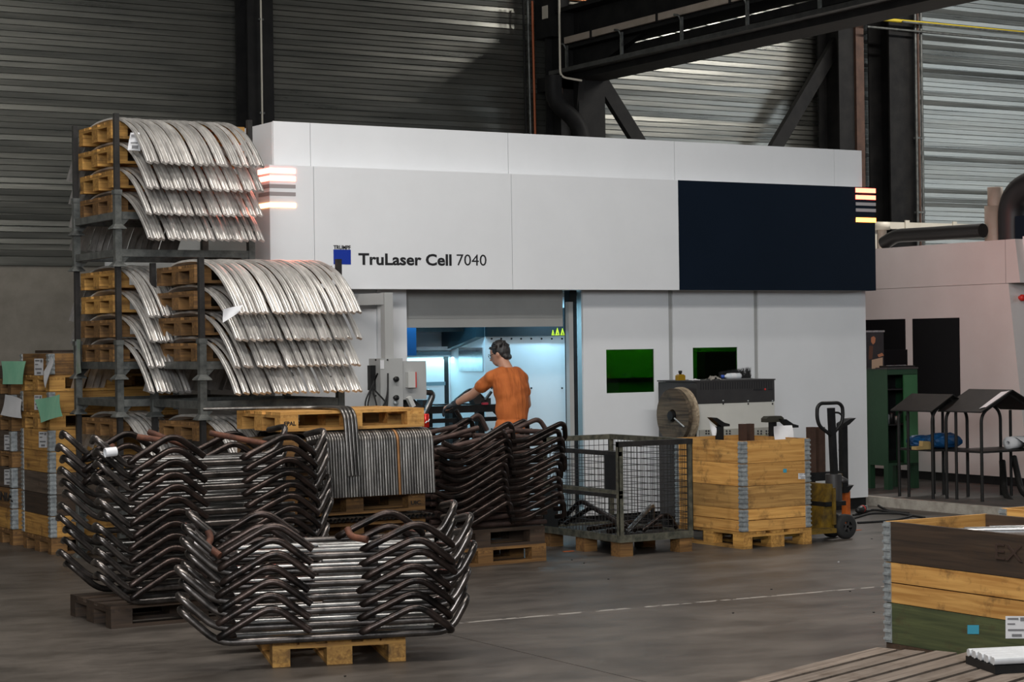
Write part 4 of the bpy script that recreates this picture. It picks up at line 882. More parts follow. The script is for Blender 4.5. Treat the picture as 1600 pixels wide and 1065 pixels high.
# ================================================================ CHILLER CABINET
KY = 15.25; kq = oy(1088, 640, KY); KX0 = kq.x; KX1 = oy(1209.5, 640, KY).x; KZ = oy(1150, 595, KY).z; KZm = oy(1150, 628.5, KY).z
KYb = ox(1028.5, 640, KX0).y
ch = thing('chiller_cabinet', 'cabinet with black slotted top band and white lower front', 'cabinet', (KX0, KY, 0)); kb = Vector((KX0, KY, 0))
def kp(mb, name, m, parent=ch): mb.v = [tuple(Vector(v) - kb) for v in mb.v]; return mb.build(name, m, parent)
DKG = mat('dark_grey_case', (0.028, 0.026, 0.027), (0.036, 0.034, 0.034), 0.5)
OFFW = mat('off_white_case', (0.52, 0.51, 0.47), (0.58, 0.57, 0.53), 0.5, 0, 2)
kp(MB().box(KX0 + 0.004, KX1, KY + 0.004, KYb, 0.12, KZ - 0.004), 'body', DKG)
top = kp(MB().box(KX0, KX1, KY - 0.01, KY + 0.004, KZm, KZ), 'top_band', DKG)
kp(MB().box(KX0 - 0.01, KX1 + 0.01, KY - 0.015, KYb, KZ, KZ + 0.012), 'lid', DKG)
n = 30
for k in range(n):
    x = KX0 + 0.05 + (KX1 - KX0 - 0.09) * k / (n - 1); kp(MB().box(x - 0.005, x + 0.005, KY - 0.0115, KY - 0.009, KZ - 0.075, KZ - 0.01), 'slot', INK, top)
kp(MB().box(KX0, KX1, KY - 0.006, KY + 0.004, 0.2, KZm - 0.004), 'front_panel', OFFW)
for px in (1130, 1169, 1207):
    for py, m in ((626, GALV_B), (630.5, BLACK)):
        q = oy(px, py, KY - 0.01); kp(MB().lathe([(0, -0.006), (0.007, -0.005), (0.009, 0)], (q.x, KY - 0.01, q.z), 'y', 8), 'screw', m)
q = oy(1195.5, 608, KY - 0.011); kp(MB().lathe([(0, -0.002), (0.011, -0.002), (0.011, 0)], (q.x, KY - 0.011, q.z), 'y', 6), 'red_mark', RED, top)
for a, b in ((1176, 1190), (1199, 1206)):
    kp(MB().box(oy(a, 608, KY).x, oy(b, 608, KY).x, KY - 0.0125, KY - 0.011, oy(1190, 609.4, KY).z, oy(1190, 607, KY).z), 'lettering', INK, top)
cz0, cz1 = oy(1150, 681, KY).z, oy(1150, 669, KY).z
cp = kp(MB().box(KX0 + 0.02, KX1 - 0.03, KY - 0.02, KY - 0.006, cz0, cz1), 'control_strip', mat('strip_grey', (0.30, 0.29, 0.26), (0.36, 0.35, 0.31), 0.5))
for px in (1103, 1107, 1135, 1140, 1184, 1189, 1197, 1201):
    for py in (673, 677): q = oy(px, py, KY - 0.02); kp(MB().lathe([(0, -0.008), (0.008, -0.008), (0.008, 0)], (q.x, KY - 0.02, q.z), 'y', 8), 'button', INK, cp)
q0, q1 = oy(1193, 689, KY - 0.03), oy(1199, 681, KY - 0.03); kp(MB().box(q0.x, q1.x, KY - 0.04, KY - 0.006, q0.z, q1.z), 'plug', YELLOW)
for x in (KX0 + 0.05, KX1 - 0.05):
    for y in (KY + 0.06, KYb - 0.06): kp(MB().box(x - 0.04, x + 0.04, y - 0.04, y + 0.04, 0, 0.12), 'foot', BLACK)
# things on the cabinet top
ZK = KZ + 0.012; YK = KY + 0.12
bt = thing('oil_bottle', 'amber plastic bottle with a dark cap on the cabinet', 'bottle', (KX0 + 0.09, ox(1063, 590, KX0 + 0.09).y, ZK))
MB().prism([(-0.042, 0), (0.042, 0), (0.042, 0.045), (0.02, 0.058), (-0.02, 0.058), (-0.042, 0.045)], 'y', -0.025, 0.025).build('flask', mat('amber', (0.28, 0.16, 0.008), None, 0.25), bt)
MB().lathe([(0.013, 0.055), (0.013, 0.068), (0.018, 0.07), (0.018, 0.092), (0, 0.094)], n=12).build('cap', BLACK, bt)
def rag(name, px, py, Y, sx, sy, h, m, label, cat, seed, z=None, n=11):
    rnd = random.Random(seed); a = oy(px, py, Y); mb = MB(); vs = []; ph = [rnd.uniform(0, 6.28) for _ in range(6)]
    for i in range(n + 1):
        for j in range(n + 1):
            u, v = i / n * 2 - 1, j / n * 2 - 1; e = max(0, 1 - (u * u + v * v) * 0.55) ** 0.7
            hz = h * e * (0.55 + 0.25 * sin(5 * u + ph[0]) * cos(4 * v + ph[1]) + 0.2 * sin(9 * u + 7 * v + ph[2]) + 0.1 * rnd.uniform(-1, 1)); vs.append((u * sx * (1 + 0.15 * sin(3 * v + ph[3])), v * sy * (1 + 0.2 * sin(3 * u + ph[4])), max(0.0, hz)))
    top_ = [(i * (n + 1) + j, (i + 1) * (n + 1) + j, (i + 1) * (n + 1) + j + 1, i * (n + 1) + j + 1) for i in range(n) for j in range(n)]
    mb.add(vs, top_, True); mb.add([(x, y, 0.0) for x, y, zz in vs], top_, False)
    o = mb.build(name, m, None, label, cat); o.location = (a.x, Y, z); return o
CLOTH = mat('grey_cloth', (0.14, 0.125, 0.11), (0.30, 0.28, 0.25), 0.9, 0, 12)
rag('glove', 1114, 590, YK, 0.06, 0.05, 0.055, CLOTH, 'crumpled grey work glove on the cabinet', 'glove', 3, ZK)
rag('paper_wad', 1085, 594, YK, 0.06, 0.05, 0.02, PAPER, 'flattened white paper wad beside the amber bottle', 'paper', 4, ZK)
bo = thing('drink_bottle', 'clear plastic bottle with blue cap lying on the cabinet', 'bottle', (oy(1129, 588, YK).x, YK, ZK))
MB().lathe([(0.012, 0.0), (0.012, 0.03), (0.03, 0.06), (0.031, 0.2), (0.026, 0.215), (0, 0.215)], (0, 0, 0.032), 'x', 14).build('flask', mat('pet_clear', (0.50, 0.53, 0.56), (0.62, 0.65, 0.68), 0.15, 0, 9), bo)
MB().lathe([(0, -0.012), (0.016, -0.012), (0.016, 0.014)], (0, 0, 0.032), 'x', 12).build('cap', mat('cap_blue', (0.02, 0.07, 0.35), None, 0.4), bo)
MB().lathe([(0.0316, 0.09), (0.0316, 0.15)], (0, 0, 0.032), 'x', 14).build('label_band', PAPER, bo)
# black broom head
bh = thing('broom_head', 'black bristly broom head lying at the right of the cabinet top', 'broom', (oy(1150, 592, YK + 0.1).x, YK + 0.1, ZK))
MB().box(-0.20, 0.16, -0.03, 0.03, 0.0, 0.03).build('stock', BLACK, bh)
mb = MB(); rnd = random.Random(5)
for k in range(420):
    x = rnd.uniform(-0.2, 0.17); y = rnd.uniform(-0.03, 0.03); h = 0.05 + 0.045 * max(0, (x + 0.2) / 0.37) * rnd.uniform(0.7, 1.1)
    dx, dy = rnd.uniform(-0.015, 0.02), rnd.uniform(-0.015, 0.015); mb.add([(x - 0.003, y, 0.025), (x + 0.003, y, 0.025), (x + dx, y + dy, 0.03 + h)], [(0, 1, 2)])
mb.build('bristles', RUBBER, bh, kind='stuff')
st = MB().box(-0.16, 0.2, -0.012, 0.012, 0, 0.012).build('steel_rule', ALU, None, 'thin pale strip lying along the cabinet edge', 'strip'); st.location = (oy(1150, 594, KY + 0.03).x, KY + 0.03, ZK)
# ---- wooden cable reel hung on the cabinet flank
RX = KX0 - 0.03; rc = ox(1056, 649, RX - 0.1)
rt_ = thing('cable_reel', 'stained wooden cable reel end mounted on the cabinet flank', 'reel', (RX, rc.y, rc.z))
REELW = wood('reel_wood', (0.02, 0.014, 0.01), (0.13, 0.095, 0.06), 'y', 0.05, (0.012, 0.008, 0.005))
RM = 0.27
def disc(x0, x1, ro, ri, nm, m): MB().lathe([(ri, x0), (ro, x0), (ro, x1), (ri, x1), (ri, x0)], (0, 0, 0), 'x', 36, smooth=False).build(nm, m, rt_)
disc(-0.06, -0.02, RM, 0.05, 'back_flange', wood('reel_pale', (0.20, 0.15, 0.10), (0.45, 0.36, 0.25), 'y', 0.05)); disc(-0.14, -0.10, RM * 0.96, 0.06, 'front_flange', REELW); disc(-0.10, -0.06, 0.12, 0.05, 'core', W_BY)
MB().tube([(-0.17, 0, 0), (0.03, 0, 0)], 0.045, 14).build('axle', BLACK, rt_)
MB().tube([(-0.19, -0.10, -0.02), (-0.15, -0.20, -0.10)], 0.008, 8).build('crank_pin', GALV_B, rt_)
# ================================================================ PALLET JACK
jk = thing('pallet_jack', 'worn yellow pallet jack with a black loop handle', 'pallet jack', (11.72, 13.98, 0))
WB = 0.0
for y in (-0.17, 0.25): MB().box(-1.0, -0.06, y - 0.075, y + 0.075, 0.075, 0.115).build('fork', JACKY, jk)
MB().prism([(-0.13, 0.1), (0.05, 0.1), (0.05, 0.22), (0.04, 0.36), (0.02, 0.50), (-0.03, 0.50)], 'y', -0.10, 0.20).build('body', JACKY, jk)
MB().box(-0.08, 0.16, -0.12, 0.2, 0.30, 0.34).build('foot_plate', BLACK, jk)
for y in (-0.13, 0.06):
    MB().lathe([(0.05, -0.035), (0.095, -0.035), (0.112, -0.022), (0.112, 0.022), (0.095, 0.035), (0.05, 0.035)], (0.14, y, 0.112), 'y', 24).build('steer_tyre', RUBBER, jk)
    wr = MB(); wr.lathe([(0.0, -0.03), (0.02, -0.03), (0.02, 0.03)], (0.14, y, 0.112), 'y', 12)
    for k in range(5):
        a = 2 * pi * k / 5; wr.beam((0.14, y - 0.022, 0.112), (0.14 + 0.075 * cos(a), y - 0.022, 0.112 + 0.075 * sin(a)), 0.02, 0.018)
    wr.lathe([(0.07, -0.032), (0.085, -0.032), (0.085, -0.01), (0.07, -0.01)], (0.14, y, 0.112), 'y', 24); wr.build('wheel_hub', DKG, jk)
MB().tube([(0.12, 0, 0.3), (0.12, 0, 0.58)], 0.075, 16).build('pump', DKG, jk)
MB().cbox((0.16, 0.03, 0.52), (0.10, 0.09, 0.12)).build('pump_cap', JACKY, jk)
MB().lathe([(0, 0.0), (0.05, 0.0), (0.055, 0.03), (0, 0.06)], (0.20, -0.02, 0.5), 'z', 12).build('lever_joint', DKG, jk)
MB().beam((0.13, 0, 0.5), (0.10, 0, 1.18), 0.055, 0.05).build('tiller', BLACK, jk)
hp = [(-0.0, 0, 1.0), (-0.12, 0, 1.07), (-0.13, 0, 1.17), (-0.10, 0, 1.24), (0.22, 0, 1.245), (0.255, 0, 1.18), (0.24, 0, 1.08), (0.11, 0, 0.99)]
hp = [(0.10, 0, 0.93), (-0.04, 0, 1.02), (-0.065, 0, 1.10), (-0.06, 0, 1.19), (-0.02, 0, 1.225), (0.19, 0, 1.225), (0.235, 0, 1.19), (0.24, 0, 1.10), (0.22, 0, 1.03), (0.10, 0, 0.93)]
MB().tube(fillet(hp, 0.05, 4), 0.017, 10).build('loop_handle', BLACK, jk)
MB().tube(fillet([(0.11, -0.02, 1.14), (0.17, -0.03, 1.135), (0.20, -0.03, 1.11)], 0.03), 0.009, 6).build('release_lever', BLACK, jk)
MB().beam((-0.02, -0.165, 0.47), (-0.02, -0.165, 0.14), 0.02, 0.03).build('link_bar', JACKY, jk)
# ---- saddle stand behind the jack
sd = thing('saddle_stand', 'stand of brown and black posts on an orange leg behind the jack', 'stand', (oy(1300, 810, 14.75).x, 14.75, 0)); sb_ = Vector(sd.location)
def sp_(mb, name, m): mb.v = [tuple(Vector(v) - sb_) for v in mb.v]; return mb.build(name, m, sd)
def xz(px, py, Y=14.75): return oy(px, py, Y)
for px0, px1, pt_, pb_, m in ((1262.5, 1272.5, 667, 746, BROWNP), (1276, 1287, 667, 746, BROWNP), (1313, 1322.5, 662, 768, BLACK)):
    a, b = xz(px0, pt_), xz(px1, pb_); sp_(MB().box(a.x, b.x, 14.72, 14.78, b.z, a.z), 'post', m)
a, b = xz(1262, 738), xz(1318, 748); sp_(MB().box(a.x, b.x, 14.70, 14.80, b.z, a.z), 'cross_bar', BLACK)
a = xz(1312, 663); b = xz(1330, 655); sp_(MB().prism([(a.x, a.z - 0.03), (a.x + 0.08, a.z), (b.x, b.z), (b.x + 0.02, b.z + 0.015), (b.x - 0.05, b.z + 0.01), (a.x, a.z + 0.01)], 'y', 14.7, 14.8), 'saddle', BLACK)
a, b = xz(1318, 767), xz(1326, 822); sp_(MB().box(a.x, b.x, 14.72, 14.78, 0.0, a.z), 'leg', ORANGE)
a = xz(1314, 766); sp_(MB().prism([(a.x, a.z - 0.02), (a.x + 0.05, a.z - 0.02), (a.x + 0.12, a.z + 0.05), (a.x, a.z + 0.035)], 'y', 14.7, 14.8), 'bracket', BLACK)
a, b = xz(1266, 746), xz(1272, 820); sp_(MB().box(a.x, b.x, 14.72, 14.78, 0.0, a.z), 'leg', BROWNP)
# ================================================================ RIGHT: SECOND MACHINE AND ITS CORNER
SX = 16.62
sm = thing('side_machine', 'second white machine at the right edge with black windows', 'machine', (SX, 16.4, PL)); smb = Vector((SX, 16.4, PL))
def s2(mb, name, m, parent=sm): mb.v = [tuple(Vector(v) - smb) for v in mb.v]; return mb.build(name, m, parent)
yT = ox(1586, 373, SX).y; zT = ox(1586, 373, SX).z; zS = ox(1575, 442, SX).z; yL = ox(1575, 442, SX).y
s2(MB().prism([(yT, zT), (23.0, zT), (23.0, zS), (yT - 0.07, zS)], 'x', SX, SX + 3), 'upper_hood', PEARL)
yb0 = ox(1583, 540, SX).y; 
lo = s2(MB().prism([(yL, zS - 0.004), (23.0, zS - 0.004), (23.0, 0.2), (yL - 0.28, 0.2)], 'x', SX + 0.006, SX + 3), 'lower_body', PEARL)
s2(MB().box(SX + 0.03, SX + 3, yL - 0.24, 23.0, PL, 0.2), 'plinth', BLACK)
sy = ox(1571, 400, SX).y; s2(MB().box(SX - 0.001, SX + 0.01, sy - 0.004, sy + 0.004, zS, zT), 'panel_joint', SLOT)
a, b = ox(1498.5, 496, SX), ox(1428, 640, SX); s2(MB().box(SX - 0.006, SX + 0.02, a.y, b.y, 0.95, a.z), 'side_window', DKGLASS, lo)
a, b = ox(1414, 498, SX), ox(1352, 640, SX); s2(MB().box(SX - 0.006, SX + 0.02, a.y, b.y, 0.95, a.z), 'side_window', DKGLASS, lo)
s2(MB().prism([(yT - 0.09, zT + 0.03), (yT - 0.0, zT + 0.03), (yT - 0.0, zS + 0.02), (yT - 0.09, zS + 0.02)], 'x', SX + 0.12, SX + 3), 'front_fascia', WHITE)
q = Vector((SX + 0.18, yL - 0.02, zS - 0.17)); s2(MB().lathe([(0, -0.07), (0.035, -0.07), (0.04, -0.03), (0.025, -0.02), (0.025, 0)], (q.x - 0.02, q.y, q.z), 'y', 14), 'stop_button', RED)
s2(MB().prism([(yL - 0.10, 1.95), (yL - 0.12, 1.95), (yL - 0.31, 1.15), (yL - 0.27, 1.15)], 'x', SX + 0.33, SX + 1.2), 'front_window', DKGLASS, lo)
hq = ox(1573, 610, SX); 
def loose_thing(name, mb, base, m, label, cat):
    origin_to(mb, base); o = mb.build(name, m, None, label, cat); o.location = base; return o
# stuff on top of the second machine
def free(name, label, cat, base):
    return thing(name, label, cat, base), Vector(base)
zTop = zT
TX = SX + 0.5
a, b = ox(1541, 300, TX), ox(1565, 300, TX); z1 = ox(1550, 322, TX).z; z2 = ox(1550, 293, TX).z
ex, eb = free('exhaust_stack', 'beige two-step exhaust pipe on the second machine', 'exhaust pipe', (TX, (a.y + b.y) / 2, zTop))
r = abs(b.y - a.y) / 2 * 0.9; h1, h2 = z1 - zTop, z2 - zTop
MB().lathe([(r, 0), (r, h1), (r * 0.85, h1)], n=24).build('lower_pipe', BEIGE, ex); MB().lathe([(r * 0.8, h1), (r * 0.8, h2), (r * 0.7, h2), (r * 0.7, h2 - 0.1)], (0, -0.02, 0), n=24).build('upper_pipe', BEIGE, ex)
e0 = ox(1582, 340, TX); e1 = ox(1570, 300, TX)
P = [Vector((TX, e0.y, zTop)), Vector((TX, e0.y, zTop + 0.55)), Vector((TX, e0.y - 0.6, zTop + 0.72)), Vector((TX, e0.y - 1.6, zTop + 0.72))]
mb = MB().tube(fillet(P, 0.45, 8), 0.17, 20); loose_thing('duct_elbow', mb, P[0], mat('duct_black', (0.012, 0.012, 0.013), None, 0.5), 'black round duct bending right on the second machine', 'duct')
a = ox(1590, 372, TX - 0.2); ob = MB().box(0, 0.8, -1.0, 0, 0, 0.28).build('filter_box', NAVY, None, 'navy filter box behind the black duct on the second machine', 'box'); ob.location = (TX - 0.2, ox(1586, 356, TX - 0.2).y, zTop + 0.002)
P = [Vector(ox(1381, 384, SX + 0.3)), Vector(ox(1400, 368, SX + 0.3)), Vector(ox(1440, 366, SX + 0.3)), Vector(ox(1536, 360, SX + 0.3))]
for p in P: p.z = max(p.z, zTop + 0.09)
P[0].z = zTop + 0.08
mb = MB().tube(fillet(P, 0.4, 6), 0.085, 12); loose_thing('cable_hose', mb, P[0], mat('hose_black', (0.014, 0.014, 0.014), None, 0.5), 'thick black hose lying along the top of the second machine', 'hose')
cbm = MB().box(0, 6.0, -0.05, 0.05, 0, 0.1); bb0 = oy(1366, 357, 22.3); loose = None
for k in range(7): cbm.box(0.55 + 0.95 * k, 0.63 + 0.95 * k, -0.07, -0.05, -0.03, 0.13)
o = cbm.build('cream_rail', CREAM, None, 'cream horizontal rail with brackets behind the second machine', 'rail'); o.location = (bb0.x, 22.3, bb0.z)
MB().box(-0.05, 0.05, 0, 0.1, -bb0.z + PL, 0).build('rail_post', CREAM, o); MB().box(5.8, 5.9, 0, 0.1, -bb0.z + PL, 0).build('rail_post', CREAM, o)
cyl = oy(1378, 359, 22.0); o = MB().lathe([(0, 0), (0.12, 0), (0.12, 0.11), (0, 0.11)], n=20).build('cream_drum', CREAM, None, 'short cream drum at the left end of the cream rail', 'drum'); o.location = (cyl.x, 22.0, cyl.z)
MB().lathe([(0.07, -2.0), (0.07, 0)], n=12).build('stand_pipe', BEIGE, o)
# ---- green cabinet with open door
q = gnd(1388, 765, PL); GXc, GYc = q.x, q.y; gr = ox(1388, 577, GXc)
gz = oy(1388, 577, GYc).z - PL; gw = oy(1435, 700, GYc).x - GXc; gd = ox(1353, 700, GXc).y - GYc
gc = thing('green_cabinet', 'dark green steel cabinet with one door ajar by the kerb', 'cabinet', (GXc, GYc, PL)); zl = 0.27
MB().box(0, 0.012, 0, gd, zl, gz).build('side_panel', GREENC, gc); MB().box(gw - 0.012, gw, 0, gd, zl, gz).build('side_panel', GREENC, gc); MB().box(0.012, gw - 0.012, gd - 0.012, gd, zl, gz).build('back_panel', BLACK, gc)  # black back panel and shelves put the interior's shade into the colour
MB().box(-0.005, gw + 0.005, -0.01, gd + 0.005, gz, gz + 0.02).build('top', DKG, gc); MB().box(0.012, gw - 0.012, 0, gd - 0.012, zl, zl + 0.03).build('bottom', GREENC, gc)
MB().box(0.012, gw - 0.012, 0.01, gd - 0.012, zl + 0.45, zl + 0.465).build('shelf', BLACK, gc); MB().box(0.012, gw - 0.012, 0.01, gd - 0.012, zl + 0.85, zl + 0.865).build('shelf', BLACK, gc); MB().box(0.012, gw - 0.012, 0, 0.02, gz - 0.06, gz).build('front_rail', GREENC, gc)
dr = MB().box(gw * 0.52, gw - 0.02, -0.02, 0.0, zl + 0.02, gz - 0.065).build('door', GREENL, gc); MB().box(gw * 0.56, gw * 0.59, -0.035, -0.02, zl + 0.5, zl + 0.56).build('handle', BLACK, dr)
for x in (0.0, gw - 0.07):
    for y in (0.0, gd - 0.07): MB().box(x, x + 0.07, y, y + 0.07, 0, zl).build('leg', GREENC, gc)
for i, (x, c, h) in enumerate(((0.10, GALV_B, 0.10), (0.17, BLACK, 0.12), (0.24, GALV, 0.08))):
    o = MB().lathe([(0, 0), (0.035, 0), (0.035, h), (0.02, h + 0.01), (0, h + 0.01)], n=14).build('tin', c, None, ['small pale tin at left on the green cabinet shelf', 'black tin between two tins on the green cabinet shelf', 'small grey tin at right on the green cabinet shelf'][i], 'tin'); o.location = (GXc + x, GYc + 0.12, PL + zl + 0.465)
# laptop-like terminal and calendar poster
tq = (GXc + gw * 0.55, GYc + 0.25, PL + gz + 0.02); tm = thing('terminal', 'dark flat screen standing on the green cabinet', 'screen', tq)
MB().box(-0.28, 0.28, -0.01, 0.01, 0.02, 0.20).build('screen', DKGLASS, tm); MB().box(-0.2, 0.2, -0.22, -0.05, 0, 0.02).build('keyboard', BLACK, tm); MB().box(-0.05, 0.05, 0.0, 0.08, 0, 0.08).build('stand', BLACK, tm)
for k in range(5): MB().box(-0.15 + 0.06 * k, -0.12 + 0.06 * k, -0.16, -0.13, 0.02, 0.026).build('key', GALV_B, tm)
YC = GYc + gd * 0.5
def cq(px, py): return oy(px, py, YC)
c0, c1_ = cq(1353.5, 577), cq(1380.5, 517.5)
po = thing('wall_calendar', 'dark photo calendar hanging behind the green cabinet top', 'calendar', (c0.x, YC, PL + gz + 0.022)); pb_ = Vector(po.location)
def pp_(mb, nm, m): mb.v = [tuple(Vector(v) - pb_) for v in mb.v]; return mb.build(nm, m, po)
pp_(MB().box(c0.x, c1_.x, YC, YC + 0.006, pb_.z, c1_.z), 'sheet', mat('poster_dark', (0.018, 0.018, 0.02), (0.03, 0.03, 0.033), 0.5))
pp_(MB().box(c0.x - 0.01, c1_.x + 0.01, YC - 0.008, YC + 0.01, c1_.z - 0.008, c1_.z + 0.012), 'binding', GALV_B)
SKN = mat('print_skin', (0.42, 0.20, 0.10), None, 0.6)
def blob(poly, m, nm, d=0.002): pp_(MB().prism([(cq(a, b).x, cq(a, b).z) for a, b in poly], 'y', YC - d, YC), nm, m)
blob([(1361, 527), (1365, 525), (1368, 528), (1367, 535), (1364, 538), (1361, 534)], SKN, 'printed_figure')
blob([(1358, 540), (1364, 540), (1363, 560), (1357, 562)], mat('print_brown', (0.10, 0.05, 0.03), None, 0.6), 'printed_figure')
blob([(1371, 554), (1378, 551), (1381, 555), (1373, 558)], SKN, 'printed_figure')
blob([(1362, 562), (1379, 558), (1379, 574), (1362, 576)], mat('print_cream', (0.45, 0.36, 0.25), None, 0.6), 'printed_figure')
# ---- two black sloped-top tables
TBL = mat('table_black', (0.009, 0.0085, 0.008), (0.016, 0.015, 0.014), 0.5, 0.0, 8, spec=0.25)
def slope_table(name, label, base, rz, L, W, hE, hR, shelf, legs_extra=0):
    t = thing(name, label, 'table', base, rz)
    for x in (0.02, L - 0.02):
        P = [(x, 0.03, 0), (x, 0.03, hE - 0.02), (x, W * 0.5, hR - 0.03), (x, W - 0.03, hE - 0.02), (x, W - 0.03, 0)]
        MB().tube(fillet([P[0], P[1], P[2]], 0.10, 6), 0.017, 8).build('leg_frame', TBL, t); MB().tube(fillet([P[2], P[3], P[4]], 0.10, 6), 0.017, 8).build('leg_frame', TBL, t)
    for x in (L * 0.3,): 
        for y in (0.03, W - 0.03): MB().tube([(x, y, 0), (x, y, hE - 0.01)], 0.016, 8).build('leg', TBL, t)
    for (ya, za, yb, zb2) in ((-0.03, hE - 0.01, W * 0.5, hR), (W * 0.5, hR, W + 0.03, hE - 0.01)):
        MB().prism([(ya, za), (yb, zb2), (yb, zb2 + 0.012), (ya, za + 0.012)], 'x', -0.04, L + 0.04).build('top_sheet', TBL, t)
    MB().box(0.0, L, 0.02, W - 0.02, shelf, shelf + 0.02).build('shelf', TBL, t)
    return t
hA = 0.93; shA = 0.50; hB = 0.93; shB = 0.50
TA = slope_table('sloped_table', 'black pitched-top table with a blue bag by the green cabinet', (14.66, 16.28, PL), -pi / 2, 0.56, 0.56, hA, hA + 0.16, shA)
TB = slope_table('sloped_table', 'black pitched-top table with paper at the right edge', (14.80, 15.70, PL), -pi / 2, 0.56, 0.85, hB, hB + 0.21, shB)
def on_table(T, x, y, z): return T.matrix_basis @ Vector((x, y, z)) if False else Vector(T.location) + Matrix.Rotation(T.rotation_euler.z, 3, 'Z') @ Vector((x, y, z))
BAG = mat('blue_plastic', (0.003, 0.040, 0.12), (0.005, 0.065, 0.18), 0.45, 0, 6)
def bag(name, loc, sx, sy, h, label, seed):
    rnd = random.Random(seed); bm = bmesh.new(); bmesh.ops.create_icosphere(bm, subdivisions=3, radius=1)
    for v in bm.verts:
        p = v.co; p.x = math.copysign(abs(p.x) ** 0.6, p.x); p.y = math.copysign(abs(p.y) ** 0.6, p.y); p.z = math.copysign(abs(p.z) ** 0.75, p.z)
        f = 1 + 0.07 * sin(7 * p.x + seed) + 0.06 * cos(9 * p.y + 5 * p.z); v.co = Vector((p.x * sx * f, p.y * sy * f, (p.z + 1) * h / 2 * (1 + 0.08 * sin(8 * p.x))))
        v.co.z = max(0, v.co.z)
    me = bpy.data.meshes.new(name); bm.to_mesh(me); bm.free(); me.materials.append(BAG); o = link(name, me, None, label, 'bag'); o.location = loc; o.rotation_euler = (0, 0, -pi / 2); return o
bag('blue_bag', on_table(TA, 0.15, 0.26, shA + 0.02), 0.13, 0.16, 0.13, 'flat blue plastic bag at left on the black table', 1)
bag('blue_bag', on_table(TA, 0.42, 0.30, shA + 0.02), 0.12, 0.20, 0.16, 'larger blue plastic bag at right on the black table', 2)
cbx = MB().prism([(-0.06, 0), (0.06, 0), (0.075, 0.08), (-0.05, 0.09)], 'y', -0.03, 0.03).box(-0.15, -0.06, -0.04, 0.04, 0, 0.035).build('cardboard_piece', mat('cardboard', (0.32, 0.22, 0.08), (0.38, 0.27, 0.11), 0.8), None, 'torn cardboard box piece in front of the blue bag', 'cardboard'); cbx.location = on_table(TA, 0.40, 0.05, shA + 0.02)
pr = thing('paper_roll', 'roll of white paper with a loose end on the right black table', 'paper roll', on_table(TB, 0.42, 0.62, shB + 0.02), 0.2)
MB().lathe([(0.02, -0.12), (0.065, -0.12), (0.065, 0.12), (0.02, 0.12), (0.02, -0.12)], (0, 0, 0.066), 'x', 18).build('roll', PAPER, pr)
MB().prism([(0.0, 0.128), (-0.07, 0.122), (-0.16, 0.07), (-0.22, -0.05), (-0.225, -0.05), (-0.16, 0.075), (-0.07, 0.128), (0, 0.133)], 'x', -0.06, 0.12).build('loose_end', PAPER, pr)
p = on_table(TB, 0.46, 0.80, shB + 0.02); rg = rag('work_rag', 1590, 690, p.y, 0.12, 0.12, 0.19, CLOTH, 'heap of dirty grey rags at the right edge on the black table', 'rag', 9, p.z); rg.location = p
ps0 = on_table(TB, 0.40, -0.03, hB + 0.002); R = Matrix.Rotation(0.35, 3, 'Z')
def tbv(x, y):
    z = (hB - 0.01) + (y + 0.03) / (0.425 + 0.03) * 0.22 + 0.016; return on_table(TB, x, y, z)
sheet('paper_sheet', [tbv(0.52, 0.02), tbv(0.58, 0.06), tbv(0.58, 0.40), tbv(0.50, 0.36)], PAPER, 'long white paper sheet on the pitched top of the right table', 'paper', 0.003)
# leaning black bars and bent profile at the right edge
P = [gnd(1568, 775, PL), oy(1563, 715, gnd(1568, 775, PL).y + 0.25)]
bent = [ox(1566, 720, 15.55), ox(1570, 772, 15.4), ox(1582, 786, 15.25), ox(1612, 790, 15.1)]
mb = MB().tube(fillet([Vector(p) for p in bent], 0.12, 6), 0.035, 8); loose_thing('bent_profile', mb, bent[0], TBL, 'thick black bent profile on the plinth at the right edge', 'profile')
bent = [ox(1584, 714, 15.7), ox(1596, 770, 15.5), ox(1625, 780, 15.4)]
mb = MB().tube(fillet([Vector(p) for p in bent], 0.12, 6), 0.035, 8); loose_thing('bent_profile', mb, bent[0], TBL, 'second black bent profile with a pale end at the right edge', 'profile')
a, b = ox(1581, 563, SX - 0.1), ox(1600, 632, 16.2); mb = MB().beam(Vector((SX - 0.03, yL - 0.35, 1.62)), Vector((SX - 0.25, yL - 0.75, 0.11)), 0.03, 0.03); loose_thing('leaning_bar', mb, Vector((SX - 0.25, yL - 0.75, 0.11)), BLACK, 'thin black bar leaning against the second machine', 'bar')
# hose on the plinth, grinder and cables on the floor
gq = gnd(1345, 803); gn = thing('angle_grinder', 'red and black hand grinder lying on the floor near the kerb', 'grinder', (gq.x, gq.y, 0), 0.6)
MB().lathe([(0, -0.13), (0.025, -0.13), (0.03, -0.02), (0.038, 0.0), (0.038, 0.10), (0, 0.11)], (0, 0, 0.05), 'x', 14).build('motor_body', mat('grinder_black', (0.015, 0.014, 0.014), None, 0.5), gn)
MB().lathe([(0.039, 0.02), (0.039, 0.07)], (0, 0, 0.05), 'x', 14).build('red_sleeve', RED, gn); MB().box(0.08, 0.2, -0.02, 0.02, 0.04, 0.075).build('head', GALV_B, gn); MB().lathe([(0, 0), (0.06, 0), (0.06, 0.006), (0, 0.006)], (0.17, 0, 0.03), 'z', 16).build('disc', GALV, gn)
def floor_cable(pxs, lab, r=0.011):
    P = [Vector(gnd(a, b)) + Vector((0, 0, r)) for a, b in pxs]; mb = MB().tube(fillet(P, 0.3, 6), r, 6); loose_thing('floor_cable', mb, P[0], RUBBER, lab, 'cable')
floor_cable([(1330, 812), (1360, 803), (1400, 803), (1430, 806), (1395, 815), (1340, 818)], 'black cable looped on the floor by the grinder')
